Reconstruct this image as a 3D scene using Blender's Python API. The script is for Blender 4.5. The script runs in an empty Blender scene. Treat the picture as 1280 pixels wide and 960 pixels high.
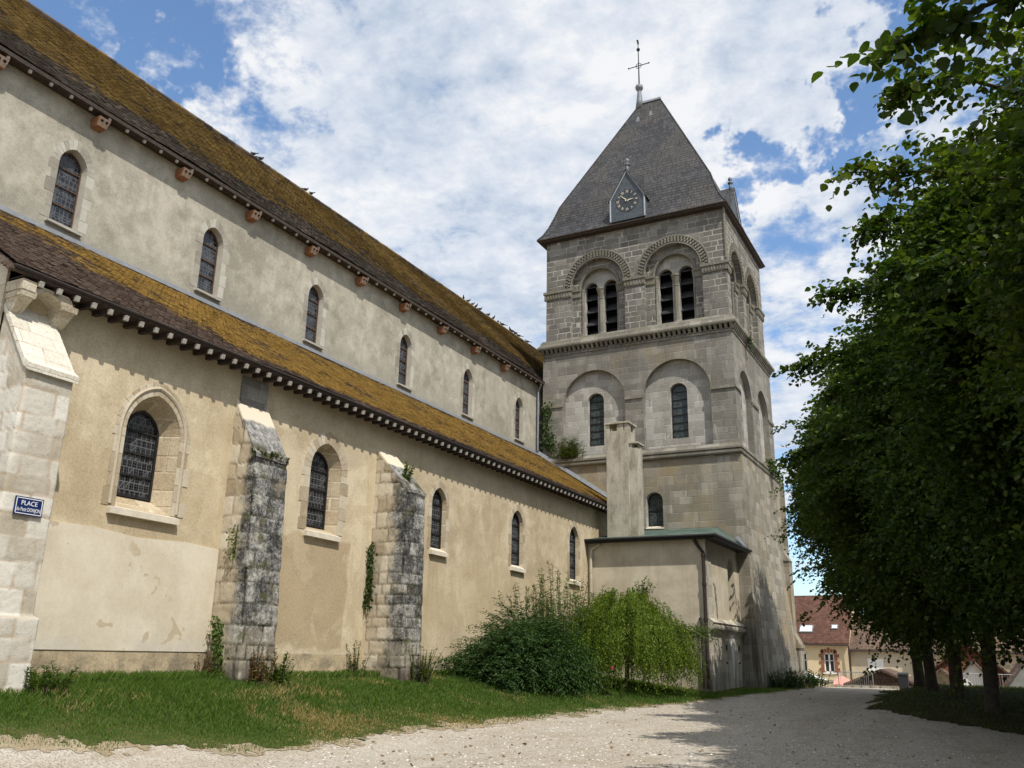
import bpy, bmesh, math, random
import numpy as np
from mathutils import Vector, Matrix, noise as mnoise
from mathutils.geometry import tessellate_polygon
random.seed(7); RNG = np.random.default_rng(11)
PI = math.pi
sc = bpy.context.scene
C = sc.collection

# ------------------------------------------------------------------ camera
cam = bpy.data.objects.new('camera', bpy.data.cameras.new('camera')); C.objects.link(cam)
cam.data.sensor_width = 36.0; cam.data.lens = 36.0 * 1110 / 1280
cam.data.clip_start = 0.1; cam.data.clip_end = 3000
Rm = Matrix(((0.8862040122630669, 0.11970511712485873, 0.4475635525631706),
             (0.4629279848718271, -0.26724954389804495, -0.8451481302758685),
             (0.018442599365367792, 0.9561633574972485, -0.2922524667273789)))
cam.matrix_world = Matrix.Translation((0, 0, 1.65)) @ Rm.to_4x4()
sc.camera = cam

# ------------------------------------------------------------------ light
SUN_E, SUN_A = math.radians(55.0), math.radians(34)      # elevation; angle from +X towards -Y
SUN = Vector((math.cos(SUN_E) * math.cos(SUN_A), -math.cos(SUN_E) * math.sin(SUN_A), math.sin(SUN_E)))
sun = bpy.data.objects.new('sun', bpy.data.lights.new('sun', 'SUN')); C.objects.link(sun)
sun.data.energy = 3.6; sun.data.angle = math.radians(0.5); sun.data.color = (1.0, 0.945, 0.855)
sun.rotation_euler = SUN.to_track_quat('Z', 'Y').to_euler()
sun.location = SUN * 80
sc.view_settings.view_transform = 'Standard'; sc.view_settings.look = 'None'
sc.view_settings.gamma = 1.0; sc.view_settings.use_curve_mapping = False
sc.view_settings.exposure = 0.35
world = bpy.data.worlds.new('World'); sc.world = world; world.use_nodes = True


# ------------------------------------------------------------------ node helper
class G:
    def __init__(s, name=None, tree=None, rough=0.9, spec=0.25):
        if tree is None:
            s.m = bpy.data.materials.new(name); s.m.use_nodes = True
            s.nt = s.m.node_tree; s.nt.nodes.clear()
            s.out = s.nt.nodes.new('ShaderNodeOutputMaterial')
            s.b = s.nt.nodes.new('ShaderNodeBsdfPrincipled')
            s.b.inputs['Roughness'].default_value = rough
            s.b.inputs['Specular IOR Level'].default_value = spec
            s.nt.links.new(s.b.outputs[0], s.out.inputs[0])
        else:
            s.nt = tree
        s._p = s._n = None

    def put(s, sock, val):
        if isinstance(val, bpy.types.NodeSocket): s.nt.links.new(val, sock)
        elif isinstance(val, (tuple, list)) and len(val) == 3 and sock.type == 'RGBA': sock.default_value = (*val, 1)
        else: sock.default_value = val

    def node(s, t, ins=None, out=0, **at):
        n = s.nt.nodes.new(t)
        for k, v in at.items(): setattr(n, k, v)
        for k, v in (ins or {}).items(): s.put(n.inputs[k], v)
        return n.outputs[out]

    def m_(s, op, a, b=None, c=None, clamp=False):
        n = s.nt.nodes.new('ShaderNodeMath'); n.operation = op; n.use_clamp = clamp
        for i, v in enumerate((a, b, c)):
            if v is not None: s.put(n.inputs[i], v)
        return n.outputs[0]
    def add(s, a, b): return s.m_('ADD', a, b)
    def sub(s, a, b): return s.m_('SUBTRACT', a, b)
    def mul(s, a, b): return s.m_('MULTIPLY', a, b)
    def mx(s, a, b): return s.m_('MAXIMUM', a, b)
    def mn(s, a, b): return s.m_('MINIMUM', a, b)
    def inv(s, a): return s.m_('SUBTRACT', 1.0, a)
    def ss(s, x, a, b, lo=0.0, hi=1.0):
        return s.node('ShaderNodeMapRange', {0: x, 1: a, 2: b, 3: lo, 4: hi}, interpolation_type='SMOOTHSTEP', clamp=True)
    def pos(s):
        if s._p is None: s._p = s.node('ShaderNodeNewGeometry', out=0)
        return s._p
    def nor(s):
        if s._n is None: s._n = s.node('ShaderNodeNewGeometry', out=3)
        return s._n
    def island(s): return s.node('ShaderNodeNewGeometry', out=8)
    def objrand(s): return s.node('ShaderNodeObjectInfo', out=5)
    def sep(s, v):
        n = s.nt.nodes.new('ShaderNodeSeparateXYZ'); s.put(n.inputs[0], v); return n.outputs
    def xyz(s): return s.sep(s.pos())
    def comb(s, x=0.0, y=0.0, z=0.0): return s.node('ShaderNodeCombineXYZ', {0: x, 1: y, 2: z})
    def scale(s, v, k): return s.node('ShaderNodeVectorMath', {0: v, 1: k}, operation='MULTIPLY')
    def noise(s, scale, detail=4.0, rough=0.55, vec=None, dist=0.0, col=False):
        return s.node('ShaderNodeTexNoise', {'Vector': vec if vec is not None else s.pos(), 'Scale': scale, 'Detail': detail,
                                             'Roughness': rough, 'Distortion': dist}, out=1 if col else 0)
    def voro(s, scale, vec=None, feature='F1', out=0, rand=1.0):
        return s.node('ShaderNodeTexVoronoi', {'Vector': vec if vec is not None else s.pos(), 'Scale': scale, 'Randomness': rand}, out=out, feature=feature)
    def white(s, a, b=0.0):
        return s.node('ShaderNodeTexWhiteNoise', {0: s.comb(a, b, 0.0)}, out=0, noise_dimensions='3D')
    def mix(s, f, a, b, mode='MIX'):
        n = s.nt.nodes.new('ShaderNodeMix'); n.data_type = 'RGBA'; n.blend_type = mode; n.clamp_factor = True
        s.put(n.inputs[0], f); s.put(n.inputs[6], a); s.put(n.inputs[7], b)
        return n.outputs[2]
    def ramp(s, f, stops):
        n = s.nt.nodes.new('ShaderNodeValToRGB'); s.put(n.inputs[0], f)
        e = n.color_ramp.elements
        while len(e) < len(stops): e.new(0.5)
        for i, (p, c) in enumerate(stops): e[i].position = p; e[i].color = (*c, 1)
        return n.outputs[0]
    def color(s, c): s.put(s.b.inputs['Base Color'], c)
    def bump(s, h, strength=0.5, dist=0.02):
        n = s.nt.nodes.new('ShaderNodeBump'); n.inputs['Strength'].default_value = strength; n.inputs['Distance'].default_value = dist
        s.put(n.inputs['Height'], h); s.nt.links.new(n.outputs[0], s.b.inputs['Normal'])
    def uv(s):
        """wall coordinates: along the wall and up, whichever way the wall faces"""
        x, y, z = s.xyz()
        nx, ny, nz = s.sep(s.nor())
        ax, ay, az = s.m_('ABSOLUTE', nx), s.m_('ABSOLUTE', ny), s.m_('ABSOLUTE', nz)
        isx = s.m_('GREATER_THAN', ax, ay)
        u = s.add(s.mul(y, isx), s.mul(x, s.inv(isx)))
        flat = s.m_('GREATER_THAN', az, 0.8)
        v = s.add(s.mul(z, s.inv(flat)), s.mul(s.add(s.mul(x, isx), s.mul(y, s.inv(isx))), flat))
        return u, v
    def ashlar(s, h=0.33, w=0.55, joint=0.012, wob=0.012):
        """coursed stone of uneven heights and lengths: joint mask, random value per stone, distance to joint"""
        u, v = s.uv()
        wv = s.noise(0.9, 1, vec=s.comb(0.0, 0.0, v)); v2 = s.m_('DIVIDE', s.add(v, s.mul(wv, h * 1.6)), h)
        wobn = s.sub(s.noise(7.0, 2), 0.5)
        v2 = s.add(v2, s.mul(wobn, wob / h))
        row = s.m_('FLOOR', v2)
        r = s.white(row, 3.1)
        u1 = s.add(s.m_('DIVIDE', u, w), s.mul(r, 9.7))
        wu = s.noise(1.1, 0, vec=s.comb(u1, s.mul(row, 5.3), 0.0))
        u2 = s.add(s.add(u1, s.mul(wu, 1.3)), s.mul(wobn, wob / w))
        colm = s.m_('FLOOR', u2)
        rid = s.white(s.add(row, 0.5), s.add(colm, 0.5))
        fu, fv = s.m_('FRACT', u2), s.m_('FRACT', v2)
        du = s.mul(s.mn(fu, s.inv(fu)), w); dv = s.mul(s.mn(fv, s.inv(fv)), h)
        d = s.mn(du, dv)
        return s.ss(d, joint * 0.4, joint, 1.0, 0.0), rid, d


def simple(name, col, rough=0.7, metal=0.0, var=0.15, nscale=8.0, bump=0.0, spec=0.25):
    g = G(name, rough=rough, spec=spec)
    n = g.noise(nscale, 4)
    a = tuple(c * (1 - var) for c in col); b = tuple(min(1, c * (1 + var)) for c in col)
    g.color(g.ramp(n, [(0.3, a), (0.7, b)]))
    g.b.inputs['Metallic'].default_value = metal
    if bump: g.bump(n, bump, 0.01)
    return g.m

# ------------------------------------------------------------------ sky
def build_world():
    nt = world.node_tree; nt.nodes.clear()
    g = G(tree=nt)
    out = nt.nodes.new('ShaderNodeOutputWorld')
    sky = nt.nodes.new('ShaderNodeTexSky'); sky.sky_type = 'NISHITA'; sky.sun_disc = False
    sky.sun_elevation = SUN_E; sky.sun_rotation = math.atan2(SUN.x, SUN.y)
    sky.air_density = 1.0; sky.dust_density = 0.6; sky.ozone_density = 2.0
    d = g.node('ShaderNodeNewGeometry', out=0)          # on the world: direction of view
    d = g.node('ShaderNodeTexCoord', out=0)
    x, y, z = g.sep(d)
    zz = g.mx(z, 0.03)
    px = g.m_('DIVIDE', x, g.add(zz, 0.22)); py = g.m_('DIVIDE', y, g.add(zz, 0.22))   # a flat cloud deck, flattened near the horizon
    v = g.comb(px, py, 0.0)
    n1 = g.noise(1.7, 8, 0.60, vec=g.node('ShaderNodeVectorMath', {0: v, 1: (3.7, 1.9, 0.4)}, operation='ADD'), dist=0.25)
    n2 = g.noise(6.5, 8, 0.64, vec=v, dist=0.25)
    n3 = g.noise(19.0, 6, 0.65, vec=v, dist=0.2)
    cover = g.add(g.add(g.mul(n1, 0.36), g.mul(n2, 0.46)), g.mul(n3, .24))
    dw = g.node('ShaderNodeVectorMath', {0: d, 1: g.node('ShaderNodeVectorMath', {0: g.node('ShaderNodeVectorMath', {0: g.noise(9.0, 5, .65, vec=d, col=True), 1: (.5, .5, .5)}, operation='SUBTRACT'), 1: (.42, .42, .42)}, operation='MULTIPLY')}, operation='ADD')
    def blob(dirv, r, amt):
        nonlocal cover
        dv = Vector(dirv).normalized()
        dot = g.node('ShaderNodeVectorMath', {0: g.node('ShaderNodeVectorMath', {0: dw}, operation='NORMALIZE'), 1: tuple(dv)}, out=1, operation='DOT_PRODUCT')
        cover = g.add(cover, g.mul(g.ss(dot, math.cos(math.radians(r)), 1.0), amt))
    for b in SKY_BLOBS: blob(*b)
    f = g.ss(cover, 0.39, 0.545)
    shade = g.noise(3.0, 8, 0.62, vec=g.node('ShaderNodeVectorMath', {0: v, 1: (9.1, 4.2, 0.0)}, operation='ADD'))
    white = g.ramp(g.add(g.mul(shade, 0.70), g.add(g.mul(g.sub(n2, 0.5), 0.55), g.mul(g.sub(n3, .5), .35))), [(0.22, (0.58, 0.67, 0.80)), (0.36, (0.82, 0.87, 0.95)), (0.46, (1.02, 1.02, 1.03))])
    low = g.ss(z, 0.0, 0.30, 0.80, 1.0)
    bg1 = nt.nodes.new('ShaderNodeBackground'); bg1.inputs[1].default_value = 0.15
    nt.links.new(g.mix(1.0, sky.outputs[0], (0.90, 1.0, 1.06), 'MULTIPLY'), bg1.inputs[0])
    bg2 = nt.nodes.new('ShaderNodeBackground'); nt.links.new(white, bg2.inputs[0]); g.put(bg2.inputs[1], g.mul(low, 0.74))
    ms = nt.nodes.new('ShaderNodeMixShader')
    g.put(ms.inputs[0], g.mul(f, 0.94)); nt.links.new(bg1.outputs[0], ms.inputs[1]); nt.links.new(bg2.outputs[0], ms.inputs[2])
    nt.links.new(ms.outputs[0], out.inputs[0])
# openings and banks of the cloud deck (direction, radius in degrees, amount)
SKY_BLOBS = [((-0.695, 0.436, 0.572), 5, -0.10), ((-0.622, 0.513, 0.592), 5, -0.09), ((-0.674, 0.508, 0.536), 5, -0.08), ((-0.629, 0.574, 0.525), 4, -0.08), ((-0.54, 0.58, 0.62), 4, -0.06),
             ((-0.007, 0.823, 0.569), 5, -0.13), ((-0.054, 0.834, 0.55), 3, -0.08), ((-0.146, 0.848, 0.51), 4, -0.15), ((-0.152, 0.93, 0.36), 6, -0.07), ((-0.17, 0.98, 0.10), 9, -0.12),
             ((-0.435, 0.737, 0.516), 22, 0.06), ((-0.178, 0.779, 0.601), 9, 0.07), ((-0.095, 0.883, 0.459), 5, 0.05)]
build_world()


# ------------------------------------------------------------------ mesh helpers
class MB:
    def __init__(s): s.v = []; s.f = []
    def quad(s, *p):
        i = len(s.v); s.v += [tuple(q) for q in p]; s.f.append(tuple(range(i, i + len(p)))); return s
    def box(s, x0, x1, y0, y1, z0, z1):
        i = len(s.v)
        s.v += [(x0, y0, z0), (x1, y0, z0), (x1, y1, z0), (x0, y1, z0), (x0, y0, z1), (x1, y0, z1), (x1, y1, z1), (x0, y1, z1)]
        for q in ((0, 3, 2, 1), (4, 5, 6, 7), (0, 1, 5, 4), (1, 2, 6, 5), (2, 3, 7, 6), (3, 0, 4, 7)): s.f.append(tuple(i + k for k in q))
        return s
    def hexa(s, lo, hi):
        """two loops of the same length joined into a closed solid"""
        n = len(lo); i = len(s.v); s.v += [tuple(p) for p in lo] + [tuple(p) for p in hi]
        s.f.append(tuple(i + k for k in reversed(range(n)))); s.f.append(tuple(i + n + k for k in range(n)))
        for k in range(n): s.f.append((i + k, i + (k + 1) % n, i + n + (k + 1) % n, i + n + k))
        return s
    def bridge(s, a, b, closed=True):
        n = len(a); i = len(s.v); s.v += [tuple(p) for p in a] + [tuple(p) for p in b]
        for k in range(n if closed else n - 1): s.f.append((i + k, i + (k + 1) % n, i + n + (k + 1) % n, i + n + k))
        return s
    def panel(s, outer, holes, fr, w=0.0):
        loops = [[Vector((p[0], p[1], 0)) for p in l] for l in [outer] + list(holes)]
        flat = [p for l in loops for p in l]; i = len(s.v)
        s.v += [tuple(fr(p.x, p.y, w)) for p in flat]
        for t in tessellate_polygon(loops): s.f.append(tuple(i + k for k in t))
        return s
    def tube(s, pts, r, n=8, cap=True):
        pts = [Vector(p) for p in pts]; rs = r if isinstance(r, (list, tuple)) else [r] * len(pts)
        rings = []; a = None
        for k, p in enumerate(pts):
            t = (pts[min(k + 1, len(pts) - 1)] - pts[max(k - 1, 0)]).normalized()
            if a is None: a = t.cross(Vector((0, 0, 1)) if abs(t.z) < .9 else Vector((0, 1, 0)))
            else: a = a - t * a.dot(t)
            a.normalize(); b = t.cross(a)
            rings.append([p + (a * math.cos(2 * PI * j / n) + b * math.sin(2 * PI * j / n)) * rs[k] for j in range(n)])
        for k in range(len(rings) - 1): s.bridge(rings[k], rings[k + 1])
        if cap: s.quad(*rings[0]); s.quad(*reversed(rings[-1]))
        return s
    def lathe(s, c, prof, n=12):
        c = Vector(c)
        rings = [[c + Vector((r * math.cos(2 * PI * j / n), r * math.sin(2 * PI * j / n), z)) for j in range(n)] for r, z in prof]
        for k in range(len(rings) - 1): s.bridge(rings[k], rings[k + 1])
        s.quad(*rings[0]); s.quad(*reversed(rings[-1]))
        return s
    def build(s, name, m, parent=None, smooth=False, loc=None):
        me = bpy.data.meshes.new(name); me.from_pydata([tuple(p) for p in s.v], [], s.f)
        bm = bmesh.new(); bm.from_mesh(me); bmesh.ops.remove_doubles(bm, verts=bm.verts, dist=0.0004)
        bmesh.ops.recalc_face_normals(bm, faces=bm.faces); bm.to_mesh(me); bm.free()
        if smooth:
            me.polygons.foreach_set('use_smooth', [True] * len(me.polygons))
        me.materials.append(m)
        o = bpy.data.objects.new(name, me); C.objects.link(o)
        if parent is not None: o.parent = parent
        if loc: o.location = loc
        return o

def np_mesh(name, V, F, m, parent=None, smooth=False):
    """V (n,3), F list of arrays (k,3|4)"""
    me = bpy.data.meshes.new(name)
    nl = sum(f.size for f in F); nf = sum(len(f) for f in F)
    me.vertices.add(len(V)); me.vertices.foreach_set('co', np.ascontiguousarray(V, dtype=np.float32).ravel())
    me.loops.add(nl); me.loops.foreach_set('vertex_index', np.concatenate([f.ravel() for f in F]).astype(np.int32))
    tot = np.concatenate([np.full(len(f), f.shape[1]) for f in F]); st = np.concatenate(([0], np.cumsum(tot)[:-1]))
    me.polygons.add(nf); me.polygons.foreach_set('loop_start', st.astype(np.int32))
    if smooth: me.polygons.foreach_set('use_smooth', np.ones(nf, dtype=bool))
    me.update(calc_edges=True); me.validate()
    me.materials.append(m)
    o = bpy.data.objects.new(name, me); C.objects.link(o)
    if parent is not None: o.parent = parent
    return o

def empty(name, loc=(0, 0, 0)):
    o = bpy.data.objects.new(name, None); C.objects.link(o); o.location = loc; o.empty_display_size = 0.3; return o
def tag(o, label=None, cat=None, group=None, kind=None):
    if label: o['label'] = label
    if cat: o['category'] = cat
    if group: o['group'] = group
    if kind: o['kind'] = kind
    return o
def copy_tree(o, parent=None):
    c = o.copy(); C.objects.link(c)
    if parent is not None: c.parent = parent
    for ch in list(o.children): copy_tree(ch, c)
    return c

def arch(uc, hw, v0, vs, kind='round', n=14, k=1.3):
    """opening outline from bottom left round to bottom right"""
    L = [(uc - hw, v0), (uc - hw, vs)]
    if kind == 'round':
        for i in range(1, n): a = PI - PI * i / n; L.append((uc + hw * math.cos(a), vs + hw * math.sin(a)))
    else:
        r = hw * k; c = r - hw; am = math.acos(c / r)
        for i in range(1, n // 2 + 1): a = PI - am * i / (n // 2) ; L.append((uc + c + r * math.cos(a), vs + r * math.sin(a)))
        for i in range(n // 2 - 1, 0, -1): a = am * i / (n // 2); L.append((uc - c + r * math.cos(a), vs + r * math.sin(a)))
    L += [(uc + hw, vs), (uc + hw, v0)]
    return L
def l3(loop, fr, w): return [Vector(fr(u, v, w)) for u, v in loop]
def fX(X0): return lambda u, v, w=0.0: (X0 - w, u, v)      # wall facing +X
def fY(Y0): return lambda u, v, w=0.0: (u, Y0 + w, v)      # wall facing -Y
def fbox(mb, fr, u0, u1, v0, v1, w0, w1):
    mb.hexa([fr(u0, v0, w0), fr(u1, v0, w0), fr(u1, v0, w1), fr(u0, v0, w1)], [fr(u0, v1, w0), fr(u1, v1, w0), fr(u1, v1, w1), fr(u0, v1, w1)])

def sm(x, a, b):
    t = min(1, max(0, (x - a) / (b - a))); return t * t * (3 - 2 * t)

# ------------------------------------------------------------------ materials
def box_mask(g, a, b, lo, hi, soft, warp):
    """soft rectangle in two coordinates, its edge made ragged by a noise"""
    m = None
    for c, l, h in ((a, lo[0], hi[0]), (b, lo[1], hi[1])):
        c2 = g.add(c, warp)
        k = g.mul(g.ss(c2, l - soft, l + soft), g.ss(c2, h - soft, h + soft, 1.0, 0.0))
        m = k if m is None else g.mul(m, k)
    return m

def plaster_aisle():
    g = G('aisle plaster', rough=0.95, spec=0.1)
    x, y, z = g.xyz()
    big = g.noise(0.42, 5, 0.6); mid = g.noise(1.7, 5, 0.6); fine = g.noise(22, 4, 0.65)
    cl = g.ramp(g.add(g.mul(big, .6), g.mul(mid, .45)), [(0.44, (0.36, 0.305, 0.22)), (0.52, (0.50, 0.44, 0.335)), (0.60, (0.63, 0.575, 0.46))])
    warp = g.mul(g.sub(g.noise(1.4, 3), 0.5), 0.9)
    warp2 = g.mul(g.sub(g.noise(0.7, 4), 0.5), 1.1)
    # brown patch of old plaster in the second bay, with a pale run of lime round it
    p1 = box_mask(g, y, z, (15.75, 1.75), (18.55, 4.3), 0.06, g.mul(warp, 0.75))
    ed = box_mask(g, y, z, (15.35, 1.5), (19.3, 6.3), 0.10, warp2)
    cl = g.mix(g.mul(ed, 0.6), cl, (0.66, 0.605, 0.49))
    cl = g.mix(g.mul(p1, 0.9), cl, g.ramp(mid, [(0.35, (0.275, 0.21, 0.135)), (0.65, (0.385, 0.305, 0.205))]))
    p2 = box_mask(g, y, z, (8.9, 3.7), (13.9, 5.3), 0.12, warp)
    cl = g.mix(g.mul(p2, 0.55), cl, (0.40, 0.325, 0.22))
    p3 = box_mask(g, y, z, (21.0, 2.4), (31.0, 4.4), 0.25, warp2)
    cl = g.mix(g.mul(p3, 0.5), cl, (0.50, 0.40, 0.265))
    # rain streaks under the sills
    st = g.noise(1.0, 6, 0.66, vec=g.scale(g.pos(), (3.0, 3.0, 0.30)))
    cl = g.mix(g.mul(g.ss(st, .52, .64), .32), cl, (0.34, 0.29, 0.215))
    blo = g.noise(.85, 6, .62, dist=.5)
    cl = g.mix(g.mul(g.ss(blo, .49, .54), .38), cl, (0.37, 0.305, 0.21))
    cl = g.mix(g.mul(g.ss(blo, .46, .40), .30), cl, (0.68, 0.63, 0.52))
    rg = g.ss(g.m_('ABSOLUTE', g.sub(g.noise(.55, 4, .55, dist=.6), .5)), .0, .035, 1., 0.)
    cl = g.mix(g.mul(rg, .22), cl, (0.33, 0.275, 0.20))
    for uc, hw in ((12.03, .8), (17.42, .65), (22.8, .45), (28.0, .5), (32.95, .5)):       # dirt washed off the sills
        k = g.mul(g.mul(g.ss(y, uc - hw - .15, uc - hw + .1), g.ss(y, uc + hw - .1, uc + hw + .15, 1., 0.)), g.mul(g.ss(z, 2.5, 4.0), g.ss(z, 4.2, 4.5, 1., 0.)))
        cl = g.mix(g.mul(k, g.ss(st, .44, .58, .12, .6)), cl, (0.315, 0.265, 0.19))
    # greyer and darker towards the top of the wall
    top = g.ss(g.add(z, g.mul(warp, .6)), 6.7, 7.6)
    cl = g.mix(g.mul(top, .5), cl, (0.32, 0.285, 0.225))
    # plinth
    pl = g.ss(g.add(z, g.mul(g.sub(g.noise(3, 2), .5), .06)), 1.57, 1.61, 1.0, 0.0)
    pc = g.ramp(g.noise(2.3, 6, .7), [(0.35, (0.12, 0.11, 0.095)), (0.5, (0.40, 0.335, 0.24)), (0.7, (0.52, 0.45, 0.33))])
    cl = g.mix(pl, cl, pc)
    damp = g.mul(g.ss(z, 1.3, 1.62, 1.0, 0.0), g.ss(g.noise(1.1, 6, .7), .44, .56))
    cl = g.mix(g.mul(damp, .85), cl, (0.07, 0.067, 0.06))
    cl = g.mix(0.32, cl, g.ramp(fine, [(0.3, (0.32, 0.27, 0.19)), (0.7, (0.76, 0.69, 0.55))]))
    pit = g.ss(g.voro(9.0), 0.035, 0.06, 1.0, 0.0)
    cl = g.mix(g.mul(pit, .5), cl, (0.20, 0.17, 0.13))
    # hair cracks
    ck = g.ss(g.m_('ABSOLUTE', g.sub(g.noise(0.8, 6, .6, dist=.4), .5)), 0.0, 0.004, 1.0, 0.0)
    cl = g.mix(g.mul(ck, .35), cl, (0.22, 0.18, 0.13))
    cl = g.mix(1., cl, (1.06, 1.0, .89), 'MULTIPLY')
    g.color(cl); g.bump(g.add(g.mul(fine, .5), mid), 0.35, 0.015)
    return g.m

def plaster_new():
    g = G('newer lime plaster', rough=0.95, spec=0.1)
    mid = g.noise(1.3, 5, .6); fine = g.noise(18, 4, .65)
    cl = g.ramp(mid, [(0.38, (0.585, 0.52, 0.40)), (0.62, (0.70, 0.64, 0.52))])
    x, y, z = g.xyz()
    sp = g.ss(g.noise(1.9, 3, .5, dist=.3), .635, .66)
    sp = g.mul(sp, g.ss(g.noise(.5, 2), .40, .5))
    cl = g.mix(g.mul(sp, .75), cl, (0.43, 0.335, 0.21))
    pit = g.ss(g.voro(2.6), 0.035, 0.055, 1.0, 0.0)
    cl = g.mix(g.mul(pit, .7), cl, (0.27, 0.21, 0.14))
    low = g.mul(g.ss(z, 1.6, 1.95, 1., 0.), g.ss(g.noise(.9, 3), .45, .6))
    cl = g.mix(g.mul(low, .5), cl, (0.50, 0.49, 0.46))
    cl = g.mix(.2, cl, g.ramp(fine, [(0.3, (0.48, 0.41, 0.30)), (0.7, (0.8, 0.73, 0.6))]))
    g.color(cl); g.bump(g.add(mid, g.mul(fine, .35)), .3, .012)
    return g.m

def plaster_nave():
    g = G('nave plaster', rough=0.95, spec=0.1)
    x, y, z = g.xyz()
    big = g.noise(0.35, 5, .6); mid = g.noise(2.0, 6, .65); fine = g.noise(26, 4, .7)
    cl = g.ramp(g.add(g.mul(big, .55), g.mul(mid, .5)), [(0.44, (0.235, 0.22, 0.18)), (0.52, (0.375, 0.35, 0.285)), (0.60, (0.51, 0.48, 0.40))])
    st = g.noise(1.0, 5, .65, vec=g.scale(g.pos(), (2.2, 2.2, 0.22)))
    cl = g.mix(g.mul(g.ss(st, .52, .62), .32), cl, (0.24, 0.225, 0.19))
    blo = g.noise(.7, 7, .66, dist=.4)
    cl = g.mix(g.mul(g.ss(blo, .49, .56), .42), cl, (0.255, 0.24, 0.20))
    sp = g.ss(g.noise(38, 2, .5), .66, .72)
    patch = g.ss(g.noise(.8, 3), .45, .62)
    cl = g.mix(g.mul(g.mul(sp, patch), .8), cl, (0.68, 0.65, 0.57))
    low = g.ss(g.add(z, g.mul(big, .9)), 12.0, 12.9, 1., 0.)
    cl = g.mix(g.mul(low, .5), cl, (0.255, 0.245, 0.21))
    cl = g.mix(.3, cl, g.ramp(fine, [(0.3, (0.22, 0.195, 0.145)), (0.7, (0.62, 0.57, 0.46))]))
    g.color(cl); g.bump(g.add(mid, g.mul(fine, .6)), .4, .015)
    return g.m

def plaster_annex():
    g = G('annex plaster', rough=0.95, spec=0.1)
    x, y, z = g.xyz()
    mid = g.noise(1.1, 5, .6); fine = g.noise(20, 4, .6)
    cl = g.ramp(mid, [(0.40, (0.45, 0.39, 0.29)), (0.60, (0.58, 0.52, 0.405))])
    pl = g.ss(g.add(z, g.mul(fine, .03)), 2.0, 2.03, 1., 0.)
    cl = g.mix(pl, cl, (0.45, 0.40, 0.315))
    st = g.noise(1.0, 4, .6, vec=g.scale(g.pos(), (2.6, 2.6, .25)))
    cl = g.mix(g.mul(g.ss(st, .53, .66), .3), cl, (0.33, 0.28, 0.21))
    damp = g.mul(g.ss(z, .7, 1.6, 1., 0.), g.ss(g.noise(.8, 4), .45, .65))
    cl = g.mix(g.mul(damp, .5), cl, (.22, .20, .16))
    ck = g.ss(g.m_('ABSOLUTE', g.sub(g.noise(.55, 5, .6, dist=.3), .5)), 0., .003, 1., 0.)
    cl = g.mix(g.mul(ck, .4), cl, (.26, .21, .15))
    cl = g.mix(.15, cl, g.ramp(fine, [(0.3, (0.38, 0.32, 0.23)), (0.7, (0.66, 0.6, 0.48))]))
    g.color(cl); g.bump(g.add(mid, g.mul(fine, .4)), .3, .01)
    return g.m

def stone(name, cols, mort, h=.33, w=.6, joint=.016, stain=.5, streak=(0.10, 0.095, 0.085), moss=0.0, jf=1.0, ochre=0.0, base=None):
    g = G(name, rough=0.95, spec=0.12)
    x, y, z = g.xyz()
    j, rid, d = g.ashlar(h, w, joint)
    big = g.noise(.45, 5, .6); mid = g.noise(3.0, 6, .65); fine = g.noise(30, 3, .65)
    cl = g.ramp(g.add(g.mul(rid, .55), g.mul(mid, .5)), [(0.25, cols[0]), (0.5, cols[1]), (0.78, cols[2])])
    st = g.noise(1.0, 6, .65, vec=g.scale(g.pos(), (1.6, 1.6, .22)))
    cl = g.mix(g.mul(g.ss(g.add(g.mul(st, .6), g.mul(big, .4)), .47, .57), stain), cl, streak)
    jv = g.mul(g.ss(g.noise(.9, 5, .65), .42, .58), jf)
    jn = g.mn(1.0, g.add(.10 * jf, g.mul(jv, .75)))
    if ochre:
        oc = g.ss(g.noise(.32, 4, .6), .52, .66)
        cl = g.mix(g.mul(oc, ochre), cl, (0.34, 0.25, 0.12))
    if moss:
        mo = g.mul(g.ss(g.noise(1.4, 5), .5, .66), moss)
        cl = g.mix(mo, cl, (0.17, 0.155, 0.075))
    cl = g.mix(.34, cl, g.ramp(fine, [(0.36, tuple(c * .35 for c in cols[1])), (0.64, tuple(min(.8, c * 1.45) for c in cols[1]))]))
    wh = g.mul(g.ss(g.noise(1.0, 6, .75, vec=g.scale(g.pos(), (3, 3, .8))), .60, .68), .45)
    cl = g.mix(wh, cl, tuple(min(.7, c * 1.5) for c in cols[2]))
    if base:                                            # darker upright streaks towards the ground
        k = g.ss(g.add(z, g.mul(big, 2.0)), base[0], base[1], 1., 0.)
        s2 = g.noise(1.0, 5, .7, vec=g.scale(g.pos(), (4.2, 4.2, .22)))
        cl = g.mix(g.mul(k, g.ss(s2, .47, .60)), cl, base[2])
    pits = g.ss(g.voro(14), .05, .09, 1., 0.)
    cl = g.mix(g.mul(pits, .35), cl, (.10, .09, .075))
    cl = g.mix(g.mul(j, jn), cl, mort)
    hgt = g.add(g.add(g.mul(g.inv(j), 1.0), g.mul(rid, .5)), g.add(g.mul(mid, .9), g.mul(fine, .35)))
    g.color(cl); g.bump(hgt, .55, .02)
    return g.m

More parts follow.
